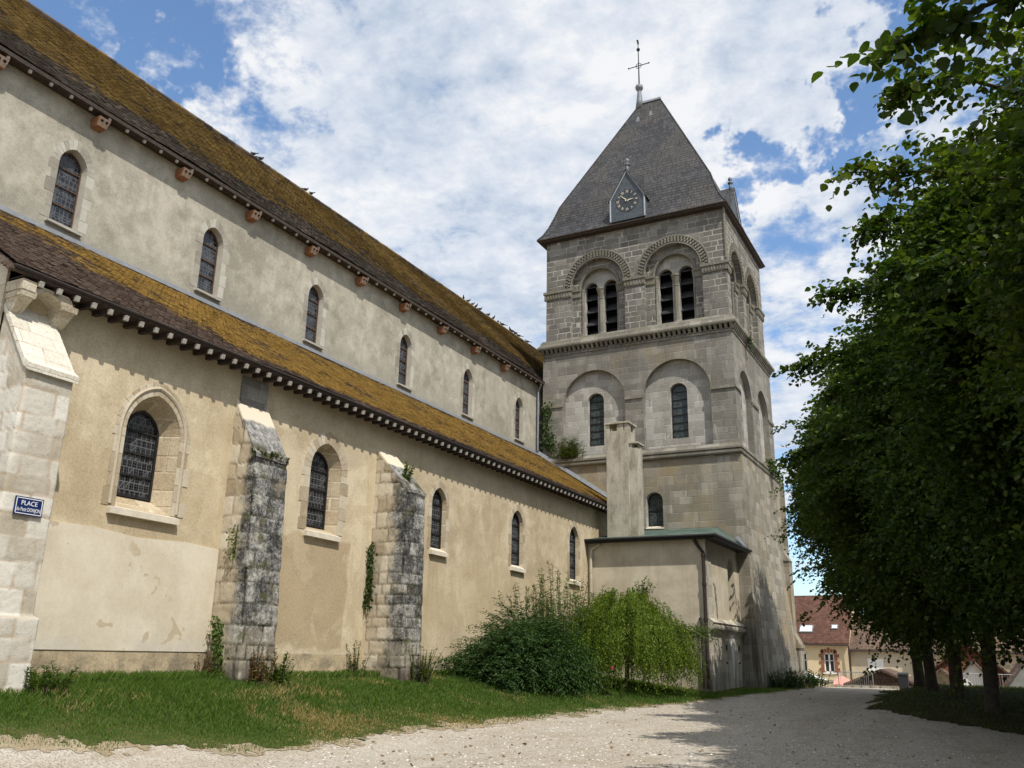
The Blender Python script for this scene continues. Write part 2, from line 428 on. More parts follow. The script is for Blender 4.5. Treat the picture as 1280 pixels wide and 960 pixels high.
def stone_buttress(name, lichen_from=None, pale=False):
    """the blocks are modelled: each is an island of tone from a noise at block size; lichen grows on the weather side"""
    g = G(name, rough=.97, spec=.1)
    x, y, z = g.xyz()
    j, rid, d = None, None, None
    blk = g.noise(2.2, 1, .5); mid = g.noise(6, 6, .65); fine = g.noise(34, 4, .7)
    att = g.node('ShaderNodeAttribute', {}, out=2, attribute_name='joint')
    tone = g.node('ShaderNodeAttribute', {}, out=2, attribute_name='tone')
    if pale: st = [(0.2, (0.40, 0.35, 0.27)), (0.5, (0.55, 0.515, 0.44)), (0.8, (0.68, 0.655, 0.59))]
    else: st = [(0.2, (0.36, 0.29, 0.20)), (0.5, (0.50, 0.43, 0.32)), (0.8, (0.62, 0.56, 0.45))]
    cl = g.ramp(g.add(g.mul(tone, .6), g.mul(mid, .45)), st)
    cl = g.mix(g.mul(att, .75), cl, (0.43, 0.335, 0.235) if pale else (0.20, 0.16, 0.115))
    pit = g.ss(g.noise(16, 4, .7), .56, .70)
    cl = g.mix(g.mul(pit, .6), cl, (0.27, 0.245, 0.20) if pale else (0.2, 0.17, 0.13))
    if lichen_from is not None:
        k = g.ss(g.add(x, g.mul(g.sub(g.noise(2.6, 4, .6), .5), .9)), lichen_from - .16, lichen_from + .16)
        low = g.ss(g.add(z, g.mul(g.sub(g.noise(1.2, 3), .5), 1.4)), 1.2, 2.6, .45, 1.0)
        vs = g.add(g.mul(g.noise(3.6, 10, .80), .62), g.mul(g.noise(15, 6, .78), .38))
        li = g.ramp(g.add(g.add(g.mul(vs, .75), g.mul(fine, .25)), g.mul(g.sub(tone, .45), .07)), [(0.43, (0.028, 0.028, 0.029)), (0.485, (0.085, 0.085, 0.083)), (0.535, (0.25, 0.245, 0.23)), (0.62, (0.56, 0.545, 0.49))])
        cl = g.mix(g.mul(g.mul(k, low), g.ss(g.noise(1.3, 4), .25, .42, .65, 1.0)), cl, li)
        cl = g.mix(g.mul(g.mul(g.mul(att, k), g.ss(g.noise(3, 4), .38, .56)), .9), cl, (.04, .042, .022))
        mo = g.mul(g.ss(g.noise(2.4, 5, .65), .56, .64), k)
        cl = g.mix(g.mul(mo, .7), cl, (.085, .085, .03))
        dk = g.mul(g.ss(z, 1.0, 1.7, 1., 0.), g.ss(g.noise(2.2, 4), .40, .55))
        cl = g.mix(g.mul(dk, .8), cl, (.06, .05, .045))
    g.color(cl); g.bump(g.add(mid, g.mul(fine, .8)), .6, .015)
    return g.m

def tiles(name, base, moss, lo, hi, amount, axis_x, side):
    """flat clay tiles, each its own island; ochre moss lies in a band along the slope"""
    g = G(name, rough=.95, spec=.12)
    x, y, z = g.xyz()
    r = g.island()
    mid = g.noise(.5, 5, .6); med = g.noise(2.2, 5, .65); fine = g.noise(20, 4, .7)
    cl = g.ramp(g.add(g.mul(r, .7), g.mul(fine, .4)), [(0.2, base[0]), (0.55, base[1]), (0.95, base[2])])
    band = g.mul(g.ss(z, lo[0], lo[1]), g.ss(z, hi[0], hi[1], 1.0, 0.35))
    m = g.add(g.mul(band, .62), g.add(g.mul(g.sub(mid, .5), 1.1), g.mul(g.sub(med, .5), .9)))
    if side is not None: m = g.add(m, g.ss(g.add(y, g.mul(z, side[2])), side[0], side[1], -.55, 0.0))
    m = g.add(m, g.mul(g.sub(r, .5), .22))
    k = g.ss(m, .34, .56)
    mc = g.ramp(g.add(g.mul(fine, .7), g.mul(med, .4)), [(0.42, moss[0]), (0.54, moss[1]), (0.68, moss[2])])
    cl = g.mix(g.mul(k, amount), cl, mc)
    lw = g.ss(g.noise(24, 3, .6), .62, .70)
    cl = g.mix(g.mul(lw, .40), cl, (.34, .32, .28))
    g.color(cl); g.bump(g.add(fine, g.mul(k, .5)), .7, .015)
    return g.m

def slate():
    g = G('roof slate', rough=.62, spec=.35)
    j, rid, d = g.ashlar(.185, .26, .022, .004)
    mid = g.noise(.6, 5, .6); fine = g.noise(12, 3)
    cl = g.ramp(g.add(g.mul(rid, .6), g.mul(mid, .4)), [(0.2, (0.036, 0.037, 0.041)), (0.55, (0.058, 0.058, 0.062)), (0.9, (0.083, 0.080, 0.079))])
    br = g.ss(g.noise(.45, 4), .48, .62)
    cl = g.mix(g.mul(br, .45), cl, (.088, .077, .062))
    st = g.noise(1.0, 5, .65, vec=g.scale(g.pos(), (1.8, 1.8, .25)))
    cl = g.mix(g.mul(g.ss(st, .52, .66), .6), cl, (.022, .022, .022))
    cl = g.mix(g.mul(j, .6), cl, (.016, .016, .017))
    g.color(cl); g.bump(g.add(g.mul(g.inv(j), 1.0), g.mul(rid, .8)), .9, .03)
    return g.m

def glass_leaded(name, dark, lead, cell, wire):
    g = G(name, rough=.18, spec=.5)
    u, v = g.uv()
    n = g.mul(g.sub(g.noise(5, 2), .5), .012)
    a = g.m_('DIVIDE', g.add(u, n), cell); b = g.m_('DIVIDE', g.add(v, n), cell * 1.25)
    row = g.m_('FLOOR', b); a2 = g.add(a, g.mul(g.white(row, 1.0), .6))
    fa, fb = g.m_('FRACT', a2), g.m_('FRACT', b)
    d = g.mn(g.mn(fa, g.inv(fa)), g.mn(fb, g.inv(fb)))
    l = g.ss(d, .030, .075, 1., 0.)
    rid = g.white(row, g.m_('FLOOR', a2))
    extra = g.m_('GREATER_THAN', rid, .72)
    dd = g.m_('ABSOLUTE', g.sub(fa, fb))
    l = g.mx(l, g.mul(extra, g.ss(dd, .05, .11, 1., 0.)))
    wa, wb = g.m_('FRACT', g.m_('DIVIDE', u, wire)), g.m_('FRACT', g.m_('DIVIDE', v, wire))
    wd = g.mn(g.mn(wa, g.inv(wa)), g.mn(wb, g.inv(wb)))
    l = g.mx(l, g.ss(wd, .03, .07, .55, 0.))
    cl = g.mix(l, g.ramp(rid, [(0.1, tuple(c * .4 for c in dark)), (0.9, tuple(c * 1.7 for c in dark))]), lead)
    g.color(cl)
    g.put(g.b.inputs['Roughness'], g.add(.25, g.mul(l, .5)))
    g.bump(g.add(g.mul(rid, .5), g.mul(l, 1.)), .4, .01)
    return g.m

def copper():
    g = G('green copper sheet', rough=.6, spec=.35)
    x, y, z = g.xyz()
    a = g.m_('FRACT', g.m_('DIVIDE', x, .55)); s = g.ss(g.mn(a, g.inv(a)), .03, .06, 1., 0.)
    n = g.noise(1.5, 5); f = g.noise(14, 3)
    cl = g.ramp(g.add(g.mul(n, .7), g.mul(f, .3)), [(0.36, (.035, .052, .044)), (0.5, (.065, .10, .082)), (0.64, (.12, .17, .14))])
    cl = g.mix(g.mul(s, .6), cl, (.05, .07, .06))
    g.color(cl); g.bump(g.add(g.mul(s, 2.), f), .4, .02)
    return g.m

def gravel(tint=None):
    g = G('earthy gravel' if tint else 'pale limestone gravel', rough=.97, spec=.08)
    x, y, z = g.xyz()
    big = g.noise(.25, 5, .6); mid = g.noise(1.6, 5, .6)
    c1 = g.voro(42., out=1); d1 = g.voro(42.)
    d2 = g.voro(11., out=0); rr = g.noise(60, 3, .7)
    val = g.sep(c1)[0]
    cl = g.ramp(g.add(g.mul(val, .7), g.mul(rr, .35)), [(0.2, (.25, .215, .17)), (0.5, (.415, .37, .30)), (0.85, (.56, .515, .44))])
    cl = g.mix(g.mul(g.ss(mid, .45, .65), .35), cl, (.36, .305, .225))
    cl = g.mix(g.mul(g.ss(big, .5, .66), .25), cl, (.30, .25, .18))
    trk = g.noise(1.0, 5, .6, vec=g.scale(g.pos(), (.9, .16, 1.)))
    cl = g.mix(g.mul(g.ss(trk, .45, .60), .22), cl, (.58, .545, .48))
    cl = g.mix(g.mul(g.ss(g.noise(.8, 6, .7), .54, .66), .28), cl, (.29, .24, .17))
    sp = g.ss(g.voro(3.1), .03, .05, 1., 0.)
    cl = g.mix(g.mul(sp, .7), cl, (.12, .10, .07))
    if tint: cl = g.mix(g.add(.55, g.mul(mid, .6)), cl, g.mix(1., cl, tint, 'MULTIPLY'))
    g.color(cl); g.bump(g.add(g.inv(d1), g.add(g.mul(rr, .5), g.mul(d2, .4))), .8, .02)
    return g.m

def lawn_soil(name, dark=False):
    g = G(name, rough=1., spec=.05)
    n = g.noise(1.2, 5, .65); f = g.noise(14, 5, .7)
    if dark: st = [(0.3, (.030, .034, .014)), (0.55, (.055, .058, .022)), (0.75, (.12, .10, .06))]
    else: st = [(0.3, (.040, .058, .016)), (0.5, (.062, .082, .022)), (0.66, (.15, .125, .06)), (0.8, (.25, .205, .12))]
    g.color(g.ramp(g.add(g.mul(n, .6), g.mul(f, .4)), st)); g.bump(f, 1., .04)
    return g.m

def leaf(name, cols, trans=.35, dry=None, rough=.55):
    g = G(name, rough=rough, spec=.3)
    r = g.island(); n = g.noise(.8, 3)
    cl = g.ramp(g.add(g.mul(r, .75), g.mul(n, .3)), [(0.1, cols[0]), (0.5, cols[1]), (0.95, cols[2])])
    if dry:
        px, py, pz = g.xyz()
        spot = g.mul(g.mul(g.ss(py, 12.6, 14.), g.ss(py, 17.5, 21., 1., 0.)), g.ss(px, -12.4, -11.2))
        k = g.ss(g.add(g.add(g.noise(.45, 4, .65), g.mul(g.sub(r, .5), .25)), g.add(g.mul(spot, .13), g.mul(g.ss(px, -11.6, -10.2), .06))), dry[0], dry[1])
        cl = g.mix(k, cl, g.ramp(r, [(0.2, dry[2]), (0.8, dry[3])]))
    cl = g.mix(g.mul(g.objrand(), .55), cl, g.mix(1., cl, (1.5, 1.2, .75), 'MULTIPLY'))
    g.color(cl)
    t = g.nt.nodes.new('ShaderNodeBsdfTranslucent'); g.put(t.inputs[0], g.mix(1., cl, (1.5, 1.7, .6), 'MULTIPLY'))
    ms = g.nt.nodes.new('ShaderNodeMixShader'); ms.inputs[0].default_value = trans
    g.nt.links.new(g.b.outputs[0], ms.inputs[1]); g.nt.links.new(t.outputs[0], ms.inputs[2]); g.nt.links.new(ms.outputs[0], g.out.inputs[0])
    return g.m

def quoin_mat():
    g = G('weathered window stone', rough=.95, spec=.1)
    r = g.island(); n = g.noise(5, 6, .65); f = g.noise(32, 3, .7)
    cl = g.ramp(g.add(g.mul(r, .5), g.mul(n, .6)), [(0.3, (.36, .29, .195)), (0.55, (.47, .40, .295)), (0.8, (.57, .51, .40))])
    pit = g.ss(g.noise(17, 4, .7), .58, .70); cl = g.mix(g.mul(pit, .55), cl, (.23, .19, .135))
    g.color(cl); g.bump(g.add(n, f), .6, .015); return g.m
def quoin_grey():
    g = G('grey window stone', rough=.95, spec=.1)
    r = g.island(); n = g.noise(4, 6, .65); f = g.noise(32, 3, .7)
    cl = g.ramp(g.add(g.mul(r, .5), g.mul(n, .6)), [(0.3, (.26, .24, .20)), (0.55, (.39, .365, .31)), (0.8, (.50, .48, .42))])
    g.color(cl); g.bump(g.add(n, f), .5, .012); return g.m

M = {}
M['p_aisle'] = plaster_aisle(); M['p_new'] = plaster_new(); M['p_nave'] = plaster_nave(); M['p_annex'] = plaster_annex()
M['belfry'] = stone('belfry stone', [(.125, .118, .105), (.20, .19, .168), (.295, .28, .25)], (.42, .40, .355), .30, .50, .028, .55, (.085, .08, .072), .18, 1.3)
M['mid'] = stone('tower stone middle stage', [(.150, .142, .124), (.225, .213, .188), (.315, .30, .265)], (.37, .35, .30), .32, .55, .018, .6, (.115, .108, .092), .22, .4, .4)
M['recess'] = stone('recess stone', [(.255, .242, .215), (.365, .35, .315), (.48, .462, .42)], (.50, .48, .43), .34, .50, .018, .5, (.20, .187, .16), .12, .6)
M['low'] = stone('tower stone lower stage', [(.19, .172, .135), (.295, .272, .222), (.425, .40, .335)], (.46, .43, .36), .36, .75, .016, .6, (.125, .113, .09), .12, .4, .75, (1.5, 7.0, (.12, .105, .085)))
M['trim'] = stone('carved stone trim', [(.14, .132, .108), (.215, .203, .168), (.305, .29, .245)], (.24, .21, .15), .9, .9, .01, .5, (.095, .088, .068), .5)
M['annexstone'] = stone('annex quoin stone', [(.30, .27, .21), (.43, .395, .32), (.55, .51, .43)], (.40, .36, .29), .36, .6, .012, .35, (.20, .18, .15), 0, .4, 0, (1.0, 3.6, (.17, .15, .12)))
M['facade'] = stone('facade stone', [(.42, .36, .26), (.54, .475, .36), (.64, .59, .48)], (.44, .37, .26), .38, .65, .02, .2, (.33, .28, .2))
M['cream'] = simple('cream coping stone', (.64, .58, .47), .9, 0, .12, 5, .3)
M['butt_pale'] = stone_buttress('pale pitted limestone', None, True)
M['butt_2'] = stone_buttress('lichen crusted stone west', -13.93)
M['butt_3'] = stone_buttress('lichen crusted stone east', -13.85)
M['reveal'] = stone('window reveal stone', [(.33, .25, .155), (.45, .365, .245), (.56, .48, .35)], (.62, .54, .41), .36, 1.6, .022, .25, (.25, .20, .14), 0, 1.2)
M['quoin'] = quoin_mat(); M['quoin_grey'] = quoin_grey()
M['tile_a'] = tiles('aisle roof tiles', [(.055, .038, .030), (.105, .072, .055), (.17, .13, .105)],
                    [(.125, .074, .020), (.275, .165, .036), (.41, .27, .075)], (7.85, 8.3), (10.9, 11.5), .92, True, (24.0, 28.5, 1.5))
M['tile_n'] = tiles('nave roof tiles', [(.055, .042, .034), (.10, .08, .064), (.16, .135, .11)],
                    [(.090, .058, .018), (.185, .116, .030), (.29, .19, .055)], (15.4, 17.3), (20.4, 21.2), .88, True, None)
M['slate'] = slate(); M['copper'] = copper()
M['lead'] = simple('lead sheet', (.20, .212, .228), .6, .3, .15, 6, .1)
M['lead_pale'] = simple('pale lead edging', (.36, .39, .43), .7, .1, .15, 6)
M['slate_dark'] = simple('dark slate clock face', (.050, .057, .066), .6, 0, .25, 5, .2)
M['slate_blue'] = simple('blue grey slate front', (.078, .092, .106), .6, 0, .25, 5, .2)
M['zinc'] = simple('zinc pipe', (.30, .33, .36), .4, .7, .1, 6)
M['iron'] = simple('dark iron', (.03, .028, .027), .6, .3, .3, 12)
M['rust'] = simple('painted iron frame', (.10, .062, .045), .7, .1, .3, 14)
M['oak'] = simple('weathered dark timber', (.055, .042, .034), .85, 0, .35, 9, .2)
M['tip'] = simple('old white paint', (.40, .375, .33), .8, 0, .25, 20)
M['white'] = simple('white painted timber', (.66, .65, .61), .7, 0, .1, 7)
M['glass_a'] = glass_leaded('leaded aisle glass', (.016, .017, .020), (.13, .135, .135), .12, .058)
M['glass_n'] = glass_leaded('leaded nave glass', (.020, .024, .031), (.115, .12, .125), .115, .3)
M['glass_t'] = glass_leaded('greenish tower glass', (.026, .038, .036), (.062, .078, .074), .09, .3)
M['louvre'] = simple('black louvre boards', (.035, .035, .037), .7, 0, .3, 5, .1)
M['black'] = simple('dark interior', (.012, .012, .012), .9)
M['pipe'] = simple('brown cast iron pipe', (.055, .042, .036), .5, .3, .2, 10)
M['terra'] = simple('terracotta', (.27, .125, .065), .85, 0, .25, 14, .2)
M['terra_pale'] = simple('pale clay front', (.42, .31, .23), .85, 0, .2, 14)
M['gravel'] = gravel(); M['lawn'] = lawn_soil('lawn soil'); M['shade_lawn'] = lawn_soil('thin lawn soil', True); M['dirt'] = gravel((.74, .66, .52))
M['gold'] = simple('gilt numerals', (.72, .66, .50), .5, .3, .1)
M['blue'] = simple('blue enamel', (.012, .028, .115), .25, 0, .08, 4, 0, .5)
M['enamel'] = simple('white enamel', (.80, .80, .80), .3, 0, .05, 4, 0, .5)
M['pigeon'] = simple('pigeon plumage', (.045, .047, .055), .8, 0, .3, 9)
M['bark'] = simple('lime tree bark', (.055, .045, .034), .95, 0, .4, 9, .8)
M['twig'] = simple('green brown twig', (.07, .06, .03), .9, 0, .3, 9)
M['leaf_tree'] = leaf('lime tree leaves', [(.018, .036, .007), (.036, .066, .011), (.080, .112, .020)], .40)
M['leaf_dark'] = leaf('dark evergreen leaves', [(.015, .042, .010), (.028, .068, .015), (.052, .100, .024)], .25)
M['leaf_tall'] = leaf('grey green lance leaves', [(.045, .085, .030), (.080, .130, .050), (.14, .19, .085)], .35)
M['leaf_weep'] = leaf('yellow green weeping leaves', [(.055, .105, .012), (.105, .165, .020), (.19, .245, .035)], .42)
M['leaf_weed'] = leaf('weed leaves', [(.04, .08, .015), (.065, .115, .022), (.11, .15, .04)], .3)
M['leaf_dry'] = leaf('dry reddish weed', [(.09, .055, .025), (.15, .09, .045), (.19, .14, .07)], .2)
M['leaf_ivy'] = leaf('ivy leaves', [(.018, .040, .010), (.030, .062, .015), (.055, .09, .022)], .25)
M['grass'] = leaf('grass blades', [(.042, .095, .014), (.066, .130, .021), (.098, .168, .034)], .35, (.625, .72, (.20, .165, .075), (.33, .28, .15)), .6)
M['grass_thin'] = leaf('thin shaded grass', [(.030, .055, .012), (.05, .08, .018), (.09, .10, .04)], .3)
M['petal'] = simple('pink petals', (.55, .06, .10), .7)
def chim():
    g = G('grey chimney render', rough=.95, spec=.1)
    n = g.noise(1.0, 6, .66, vec=g.scale(g.pos(), (2.5, 2.5, 1.0))); f = g.noise(22, 4, .65)
    cl = g.ramp(n, [(0.38, (.235, .21, .165)), (0.5, (.40, .365, .295)), (0.62, (.50, .46, .375))])
    cl = g.mix(.25, cl, g.ramp(f, [(0.35, (.18, .16, .12)), (0.65, (.56, .52, .43))]))
    g.color(cl); g.bump(g.add(n, f), .4, .012); return g.m
M['p_chim'] = chim()
M['h_wall'] = simple('cream house render', (.60, .49, .31), .95, 0, .1, .8, .1)
M['h_wall2'] = simple('greyish house render', (.50, .43, .32), .95, 0, .1, .8, .1)
M['rubble'] = stone('rubble wall stone', [(.26, .21, .14), (.40, .33, .22), (.52, .44, .31)], (.46, .39, .28), .22, .3, .02, .3, (.2, .16, .11))
M['h_brick'] = simple('orange brick', (.25, .105, .062), .9, 0, .2, 6)
M['h_tile'] = stone('red brown house tiles', [(.075, .036, .027), (.115, .058, .042), (.165, .09, .066)], (.05, .028, .02), .16, .2, .02, .5, (.085, .05, .036))
M['h_tile2'] = stone('brown house tiles', [(.10, .07, .05), (.15, .10, .075), (.20, .145, .11)], (.05, .035, .03), .16, .2, .02, .5, (.07, .05, .04))
M['h_grey'] = simple('grey fibre cement', (.22, .22, .21), .9, 0, .15, 2)
M['h_glass'] = simple('dark window glass', (.03, .035, .04), .15, 0, .2, 3, 0, .5)
M['h_white'] = simple('white house paint', (.75, .74, .71), .8, 0, .06, 2)
M['parasol'] = simple('white parasol cloth', (.80, .80, .79), .9)
M['galv'] = simple('galvanised steel', (.36, .36, .36), .45, .7, .12, 9)
M['bin'] = simple('grey bin plastic', (.022, .024, .027), .6)


# ------------------------------------------------------------------ ground
def hz(x, y):
    z = 0.5 * sm(y, 10, 42)
    lawn = (.94 - 0.0 * y) * (1 - sm(y, 16, 40) * .62)
    z += max(0.0, lawn - .12) * sm(-x, 10.2, 14.0) * (1 - sm(y, 38, 44))
    z += 0.10 * sm(-x, 9.6, 10.6) * (1 - sm(y, 38, 46)) * sm(y, 4, 9)
    z += 0.34 * sm(x, -4.2, -2.4) * sm(y, 22.5, 27) * (1 - sm(y, 40, 46))
    z -= 2.9 * sm(y, 53, 72) 
    z -= 0.25 * sm(y, 46, 53)
    return z
def grid_sheet(name, xs, ys, m, dz=0.0, keep=None, bumpy=0.0):
    V = []; idx = {}; F = []
    nx, ny = len(xs), len(ys)
    for j, y in enumerate(ys):
        for i, x in enumerate(xs):
            V.append((x, y, hz(x, y) + dz + bumpy * mnoise.noise((x * .9, y * .9, 0))))
    for j in range(ny - 1):
        for i in range(nx - 1):
            if keep and not keep((xs[i] + xs[i + 1]) / 2, (ys[j] + ys[j + 1]) / 2): continue
            a = j * nx + i; F.append((a, a + 1, a + nx + 1, a + nx))
    return np_mesh(name, np.array(V), [np.array(F)], m, smooth=True)
def frange(a, b, n): return [a + (b - a) * i / n for i in range(n + 1)]
gx = [-900, -300, -120, -60] + frange(-30, 14, 190) + [20, 40, 100, 300, 900]
gy = [-300, -80, -30, -12] + frange(-4, 80, 340) + [100, 160, 400, 1200]
tag(grid_sheet('ground', gx, gy, M['gravel'], 0, None, .012), kind='structure')
EDGE = [(4, -12.6), (8.1, -11.9), (9.1, -11.5), (10.2, -11.25), (12.1, -10.6), (13.8, -10.6), (15.8, -10.75), (20, -10.4), (25, -10.0), (29.2, -9.0), (32.2, -8.7), (34.7, -8.45), (36.5, -8.05), (41, -7.9), (48, -8.0)]
def lawn_edge(y):
    e = -8.0
    for (ya, xa), (yb, xb) in zip(EDGE, EDGE[1:]):
        if ya <= y <= yb: e = xa + (xb - xa) * (y - ya) / (yb - ya)
    return e + .16 * mnoise.noise((y * .55, 1.3, 0)) + .12 * mnoise.noise((y * 1.7, 4.3, 0))
tag(grid_sheet('earth_verge', frange(-12.6, -6.6, 130), frange(6.0, 48.5, 420), M['dirt'], .008,
               lambda x, y: x < lawn_edge(y) + .30 + .55 * mnoise.noise((x * 1.3, y * 1.3, 7)) + .35 * mnoise.noise((x * 4.3, y * 4.3, 2)), .012), kind='structure')
tag(grid_sheet('lawn', frange(-14.9, -7.0, 150), frange(6.0, 48.5, 420), M['lawn'], .014,
               lambda x, y: x < lawn_edge(y) - .05 + .35 * mnoise.noise((x * 1.8, y * 1.8, 7)) + .30 * mnoise.noise((x * 4.7, y * 4.7, 5)), .012), kind='structure')
def isle(x, y):
    cx, cy = 1.6 - .22 * (y - 22), 0
    n = .8 * mnoise.noise((x * .5, y * .5, 3)) + .3 * mnoise.noise((x * 2, y * 2, 5))
    return x > -3.2 - .06 * (y - 24) + 5.0 * (1 - sm(y, 21, 27)) + n and y < 43 + n
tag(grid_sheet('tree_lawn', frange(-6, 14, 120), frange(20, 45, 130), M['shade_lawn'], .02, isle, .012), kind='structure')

# ------------------------------------------------------------------ church: nave and aisle
XA, XN, YT = -14.5, -19.4, 39.5            # aisle wall, nave wall, west face of the tower
church = empty('church', (-14.5, 8.5, 0.9))
tag(church, 'long plastered church with moss covered tile roofs, square stone bell tower and slate spire', 'church')
CH = Matrix.Translation((14.5, -8.5, -0.9))
church_parts = []
def P(mb, name, m, parent=None, smooth=False):
    """a part of the church, built in world coordinates"""
    o = mb.build(name, m, None, smooth); o.parent = parent or church
    o.matrix_parent_inverse = CH
    return o
def sub(o, parent):
    o.parent = parent; o.matrix_parent_inverse = CH if parent is church else Matrix.Identity(4); return o
def S(mb, name, m, parent, smooth=False):
    o = mb.build(name, m, None, smooth); o.parent = parent
    if parent is church: o.matrix_parent_inverse = CH
    return o

def window(fr, parent, name, uc, v0, vs, hw, depth, kind, frame_m, glass_m, hw_in=None, v0_in=None, bars=3, reveal_m=None, sill=None, sur=None, sur_m=None, n=14, k=1.3, framew=.045):
    """reveals, frame, bars, glass; returns the hole"""
    hw_in = hw_in or hw; v0_in = v0_in if v0_in is not None else v0
    lo = arch(uc, hw, v0, vs, kind, n, k); li = arch(uc, hw_in, v0_in, vs, kind, n, k)
    mb = MB()
    mb.bridge(l3(lo, fr, 0.0), l3(li, fr, depth))
    w = S(mb, name, reveal_m or sur_m, parent); mb = MB()
    if sur:                                               # ring of voussoirs and long-and-short jamb stones, a little proud of the wall
        wdt, proud = sur
        lo2 = arch(uc, hw + wdt, v0, vs, kind, n, k)
        rnd = random.Random(int(uc * 97 + v0 * 31))
        m = len(lo)
        for i in range(1, m - 2):
            j = 0.006
            a, b, c, d = lo[i], lo[i + 1], lo2[i + 1], lo2[i]
            e = rnd.uniform(-.15, .45) * wdt * .35
            def push(p, q): L = math.hypot(q[0] - p[0], q[1] - p[1]); return (q[0] + (q[0] - p[0]) / L * e, q[1] + (q[1] - p[1]) / L * e)
            c2, d2 = push(b, c), push(a, d)
            mm = .03
            def lerp(p, q, t): return (p[0] + (q[0] - p[0]) * t, p[1] + (q[1] - p[1]) * t)
            q = [lerp(a, b, mm), lerp(a, b, 1 - mm), lerp(d2, c2, 1 - mm), lerp(d2, c2, mm)]
            mb.hexa([fr(p[0], p[1], -proud + rnd.uniform(-.003, .003)) for p in q], [fr(p[0], p[1], .01) for p in q])
        for s in (-1, 1):
            v = v0; tog = rnd.random() < .5
            while v < vs - .05:
                h = min(rnd.uniform(.26, .40), vs - v); L = wdt * (rnd.uniform(1.05, 1.5) if tog else rnd.uniform(.8, 1.05)); tog = not tog
                u0, u1 = sorted((uc + s * hw, uc + s * (hw + L)))
                fbox(mb, fr, u0, u1, v + .004, v + h - .004, -proud + rnd.uniform(-.003, .003), .01); v += h
    if sur: S(mb, 'window_surround', sur_m, w)
    fm = MB()
    gi = arch(uc, hw_in - framew, v0_in + framew, vs, kind, n, k)
    go = arch(uc, hw_in - .001, v0_in + .001, vs, kind, n, k)
    fm.bridge(l3(go, fr, depth - .05), l3(gi, fr, depth - .05)); fm.bridge(l3(gi, fr, depth - .05), l3(gi, fr, depth + .03)); fm.bridge(l3(go, fr, depth - .05), l3(go, fr, depth + .03))
    top = vs + hw_in * (1.0 if kind == 'round' else math.sqrt(k * k - (k - 1) ** 2))
    for i in range(bars):
        v = v0_in + (top - v0_in) * (i + 1) / (bars + 1)
        h = hw_in if v < vs else hw_in * max(.2, 1 - ((v - vs) / (top - vs)) ** 2)
        fbox(fm, fr, uc - h + framew, uc + h - framew, v - .018, v + .018, depth - .035, depth - .005)
    S(fm, 'window_frame', frame_m, w)
    gm = MB(); gm.panel(gi, [], fr, depth); S(gm, 'glass', glass_m, w)
    bm = MB(); bm.panel(lo, [], fr, depth + .9); S(bm, 'window_back', M['black'], w)
    if sill:
        v_t, hh, out, ext = sill
        s = MB(); rnd = random.Random(int(uc * 13))
        s.hexa([fr(uc - hw - ext, v_t - hh, -out), fr(uc + hw + ext, v_t - hh - .02, -out), fr(uc + hw + ext, v_t - hh, depth * .8), fr(uc - hw - ext, v_t - hh, depth * .8)],
               [fr(uc - hw - ext, v_t - .05, -out), fr(uc + hw + ext, v_t - .07, -out), fr(uc + hw + ext * .3, v_t + .06, depth * .8), fr(uc - hw - ext * .3, v_t + .06, depth * .8)])
        S(s, 'window_sill', M['cream'] if sur_m is not M['quoin_grey'] else M['quoin_grey'], w)
    return lo

fa = fX(XA)
aw = church
holes = []
AW = [(12.03, 4.22, 5.76, .67, .44, 4.50), (17.42, 4.48, 6.02, .60, .43, 4.62), (22.80, 4.62, 6.0, .41, .37, 4.68), (28.0, 4.60, 6.02, .45, .41, 4.66), (32.95, 4.52, 6.1, .45, .41, 4.58)]
for i, (uc, v0, vs, hw, hwi, v0i) in enumerate(AW):
    holes.append(window(fa, aw, 'aisle_window', uc, v0, vs, hw, .40 if i == 0 else .32 if i == 1 else .17, 'pointed', M['iron'], M['glass_a'], hwi, v0i, 3, M['reveal'],
                        (v0 + .02, .17, .11, .16 if i == 0 else .06), (.24, .012) if i < 2 else (.16, .010), M['quoin'], 16, 1.22 if i < 2 else 1.3))
mb = MB(); mb.panel([(8.55, 0.2), (39.6, 0.2), (39.6, 7.95), (8.55, 7.95)], holes, fa)
S(mb, 'aisle_wall', M['p_aisle'], aw)
# roll mould round the first window
w1 = [p for p in arch(12.03, .80, 4.26, 5.76, 'pointed', 20, 1.22)]
mb = MB(); mb.tube([fa(u, v, -.005) for u, v in w1], .045, 6); S(mb, 'window_moulding', M['quoin'], aw)
# newer render between the first two buttresses
pan = [(9.5, 1.60), (14.1, 1.60), (14.1, 3.70), (13.2, 3.75), (12.0, 3.70), (11.0, 3.78), (9.5, 3.76)]
mb = MB(); mb.panel(pan, [], fa, -.016); mb.bridge(l3(pan, fa, -.016), l3(pan, fa, .01)); S(mb, 'plaster_patch', M['p_new'], aw)
# projecting footing
mb = MB()
for a, b, h in ((9.5, 13.9, 1.10), (15.3, 19.5, 1.18), (20.5, 34.3, 1.05)): fbox(mb, fa, a, b, .3, h, -.14, .02)
S(mb, 'wall_footing', M['annexstone'], aw)
# damp pilaster strip above the second buttress
mb = MB(); fbox(mb, fa, 14.22, 15.05, 6.9, 7.62, -.05, .02); S(mb, 'wall_pier', M['mid'], aw)

